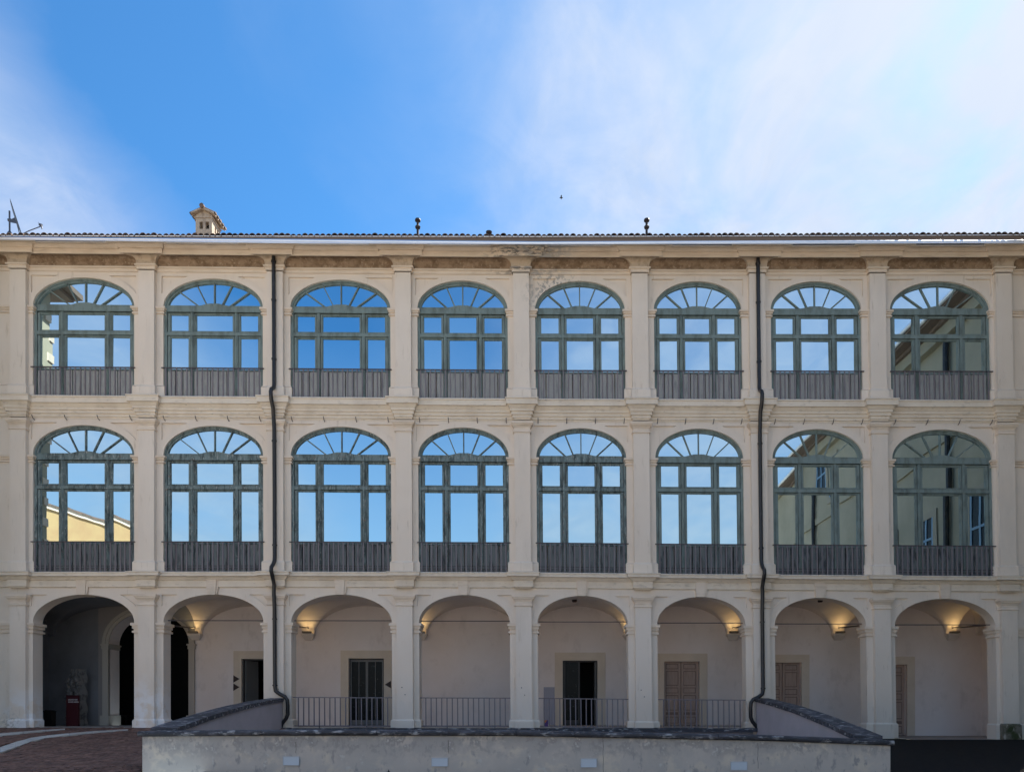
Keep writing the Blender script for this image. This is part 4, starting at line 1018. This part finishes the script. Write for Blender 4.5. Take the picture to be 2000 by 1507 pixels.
# ---------------------------------------------------------------- parapet round the sunken court
par = tag(empty('parapet_wall', (-.5, -9.4, 0)), 'stained grey parapet wall with dark slate coping round the sunken court', 'wall')
ZT = [(-8.5, .15), (-5.5, .17), (-.6, .165), (4.8, .06), (7.5, -.045)]
KF = (D0 - 9.4) / FL
FX0, FX1 = (278 - VX) * KF, (1739 - VX) * KF
def fw_(m):
    n = 16
    for k in range(n):
        a_, b_ = FX0 + (FX1 - FX0) * k / n, FX0 + (FX1 - FX0) * (k + 1) / n
        za, zb = interp(a_, ZT) - .115, interp(b_, ZT) - .115
        m.box8([(a_, -9.4, -3.2), (b_, -9.4, -3.2), (b_, -9.4, zb), (a_, -9.4, za), (a_, -9.0, -3.2), (b_, -9.0, -3.2), (b_, -9.0, zb), (a_, -9.0, za)])
part('front_wall', parap, par, fw_)
def sidez(t_, zf): return 1.0 + (zf - 1.0) * (t_ / 9.4) - .0 + .10 * math.sin(math.pi * t_ / 9.4)
for sd in (0, 1):
    # plan of each side wall: edges at the facade (t = 0) and at the front (t = 9.4)
    (a0, a1), (f0_, f1_) = (((-8.98, -8.62), (FX0, FX0 + .48)), ((7.22, 7.58), (FX1 - .48, FX1)))[sd]
    zf = interp(f0_ if sd == 0 else f1_, ZT)
    xo = lambda t_, o=0: a0 + (f0_ - a0) * t_ / 9.4 - o
    xi = lambda t_, o=0: a1 + (f1_ - a1) * t_ / 9.4 + o
    def sw(m):
        n = 10
        for k in range(n):
            ta, tb = (9.0 * k / n) if k else .02, 9.0 * (k + 1) / n
            za, zb = sidez(ta, zf) - .115, sidez(tb, zf) - .115
            m.box8([(xo(tb), -tb, -3.2), (xi(tb), -tb, -3.2), (xi(tb), -tb, zb), (xo(tb), -tb, zb), (xo(ta), -ta, -3.2), (xi(ta), -ta, -3.2), (xi(ta), -ta, za), (xo(ta), -ta, za)])
    part('side_wall', lav, par, sw)
    n = 7
    for k in range(n):
        ta, tb = .18 + 8.73 * k / n + .006, .18 + 8.73 * (k + 1) / n - .006
        j_ = .05 + rnd.uniform(-.012, .012)
        za, zb = sidez(ta, zf), sidez(tb, zf)
        part('coping_slab', slate, par, lambda m: m.box8([(xo(tb, j_), -tb, zb - .11), (xi(tb, j_), -tb, zb - .11), (xi(tb, j_), -tb, zb), (xo(tb, j_), -tb, zb), (xo(ta, j_), -ta, za - .11), (xi(ta, j_), -ta, za - .11), (xi(ta, j_), -ta, za), (xo(ta, j_), -ta, za)]))
e_ = [FX0 - .06]
while e_[-1] < FX1 - 1.6: e_.append(e_[-1] + rnd.uniform(1.1, 1.6))
e_.append(FX1 + .06)
for a_, b_ in zip(e_, e_[1:]):
    def cs(m):
        n = 4; j_ = rnd.uniform(-.012, .012); dz = rnd.uniform(-.006, .006)
        for k in range(n):
            c0, c1 = a_ + .004 + (b_ - a_ - .008) * k / n, a_ + .004 + (b_ - a_ - .008) * (k + 1) / n
            z0, z1 = interp(c0, ZT) + dz, interp(c1, ZT) + dz
            # rounded nose
            sec = [(-8.93, -.11), (-9.44, -.11), (-9.475 + j_, -.085), (-9.485 + j_, -.05), (-9.47 + j_, -.015), (-9.43, 0), (-8.93, 0)]
            s0 = [(c0, y, z0 + z) for y, z in sec]; s1 = [(c1, y, z1 + z) for y, z in sec]
            m.strip(s0 + [s0[0]], s1 + [s1[0]])
            if k == 0: m.add(s0, [tuple(range(7))])
            if k == n - 1: m.add(s1, [tuple(range(7))])
    part('coping_slab', slate, par, cs)
def pit(m):
    m.box((FX0 - .6, -9.0, -3.3), (FX1 + .2, -.0, -3.2)); m.box((-8.7, -.12, -3.2), (7.3, .1, -.14))
tag(part('sunken_court', lav, None, pit), kind='structure')
POSN = ['leftmost of the four white plates on the stained parapet', 'second white plate from the left on the stained parapet', 'third white plate from the left on the stained parapet', 'rightmost of the four white plates on the stained parapet']
for k, (xa, xb, ya, yb) in enumerate(((553.5, 585, 1476, 1493.5), (843, 875, 1478.5, 1495.5), (1134, 1165.5, 1480, 1497.5), (1426.5, 1459, 1486, 1503))):
    X0, X1 = (xa - VX) * KF, (xb - VX) * KF; Z0, Z1 = EYE + (HY - yb) * KF, EYE + (HY - ya) * KF
    pl_ = tag(empty('wall_plate', ((X0 + X1) / 2, -9.42, Z0)), POSN[k], 'plate', 'white plates on the parapet')
    part('rim', whitef, pl_, lambda m: (m.box((X0, -9.43, Z0), (X1, -9.398, Z0 + .012)), m.box((X0, -9.43, Z1 - .012), (X1, -9.398, Z1)), m.box((X0, -9.43, Z0 + .012), (X0 + .012, -9.398, Z1 - .012)), m.box((X1 - .012, -9.43, Z0 + .012), (X1, -9.398, Z1 - .012))))
    part('face', white, pl_, lambda m: m.box((X0 + .012, -9.422, Z0 + .012), (X1 - .012, -9.398, Z1 - .012)))
# cracks in the render
crk = mat('crack_dark', (.10, .095, .09), .9)
for (px, y0, y1) in ((1178, 1440, 1507), (578, 1448, 1470), (876, 1444, 1470), (1480, 1450, 1500)):
    pts = []; 
    for k in range(9):
        yy = y0 + (y1 - y0) * k / 8; pts.append(((px + rnd.uniform(-.8, .8) - VX) * KF, EYE + (HY - yy) * KF))
    part('crack', crk, par, lambda m: m.add([(x - .004, -9.4025, z) for x, z in pts] + [(x + .004, -9.4025, z) for x, z in pts], [(k, k + 1, 10 + k, 9 + k) for k in range(8)]))
sp_ = EYE + (HY - 1501) * (D0 - 10.5) / FL
tag(part('metal_finial', blackm, None, lambda m: lathe(m, (759 - VX) * (D0 - 10.5) / FL, -10.5, [(.03, -1.0), (.03, sp_ - .12), (.05, sp_ - .10), (.04, sp_ - .06), (.015, sp_ - .04), (0, sp_)], 8), True), 'small black pointed finial of a post in front of the stained parapet', 'post')
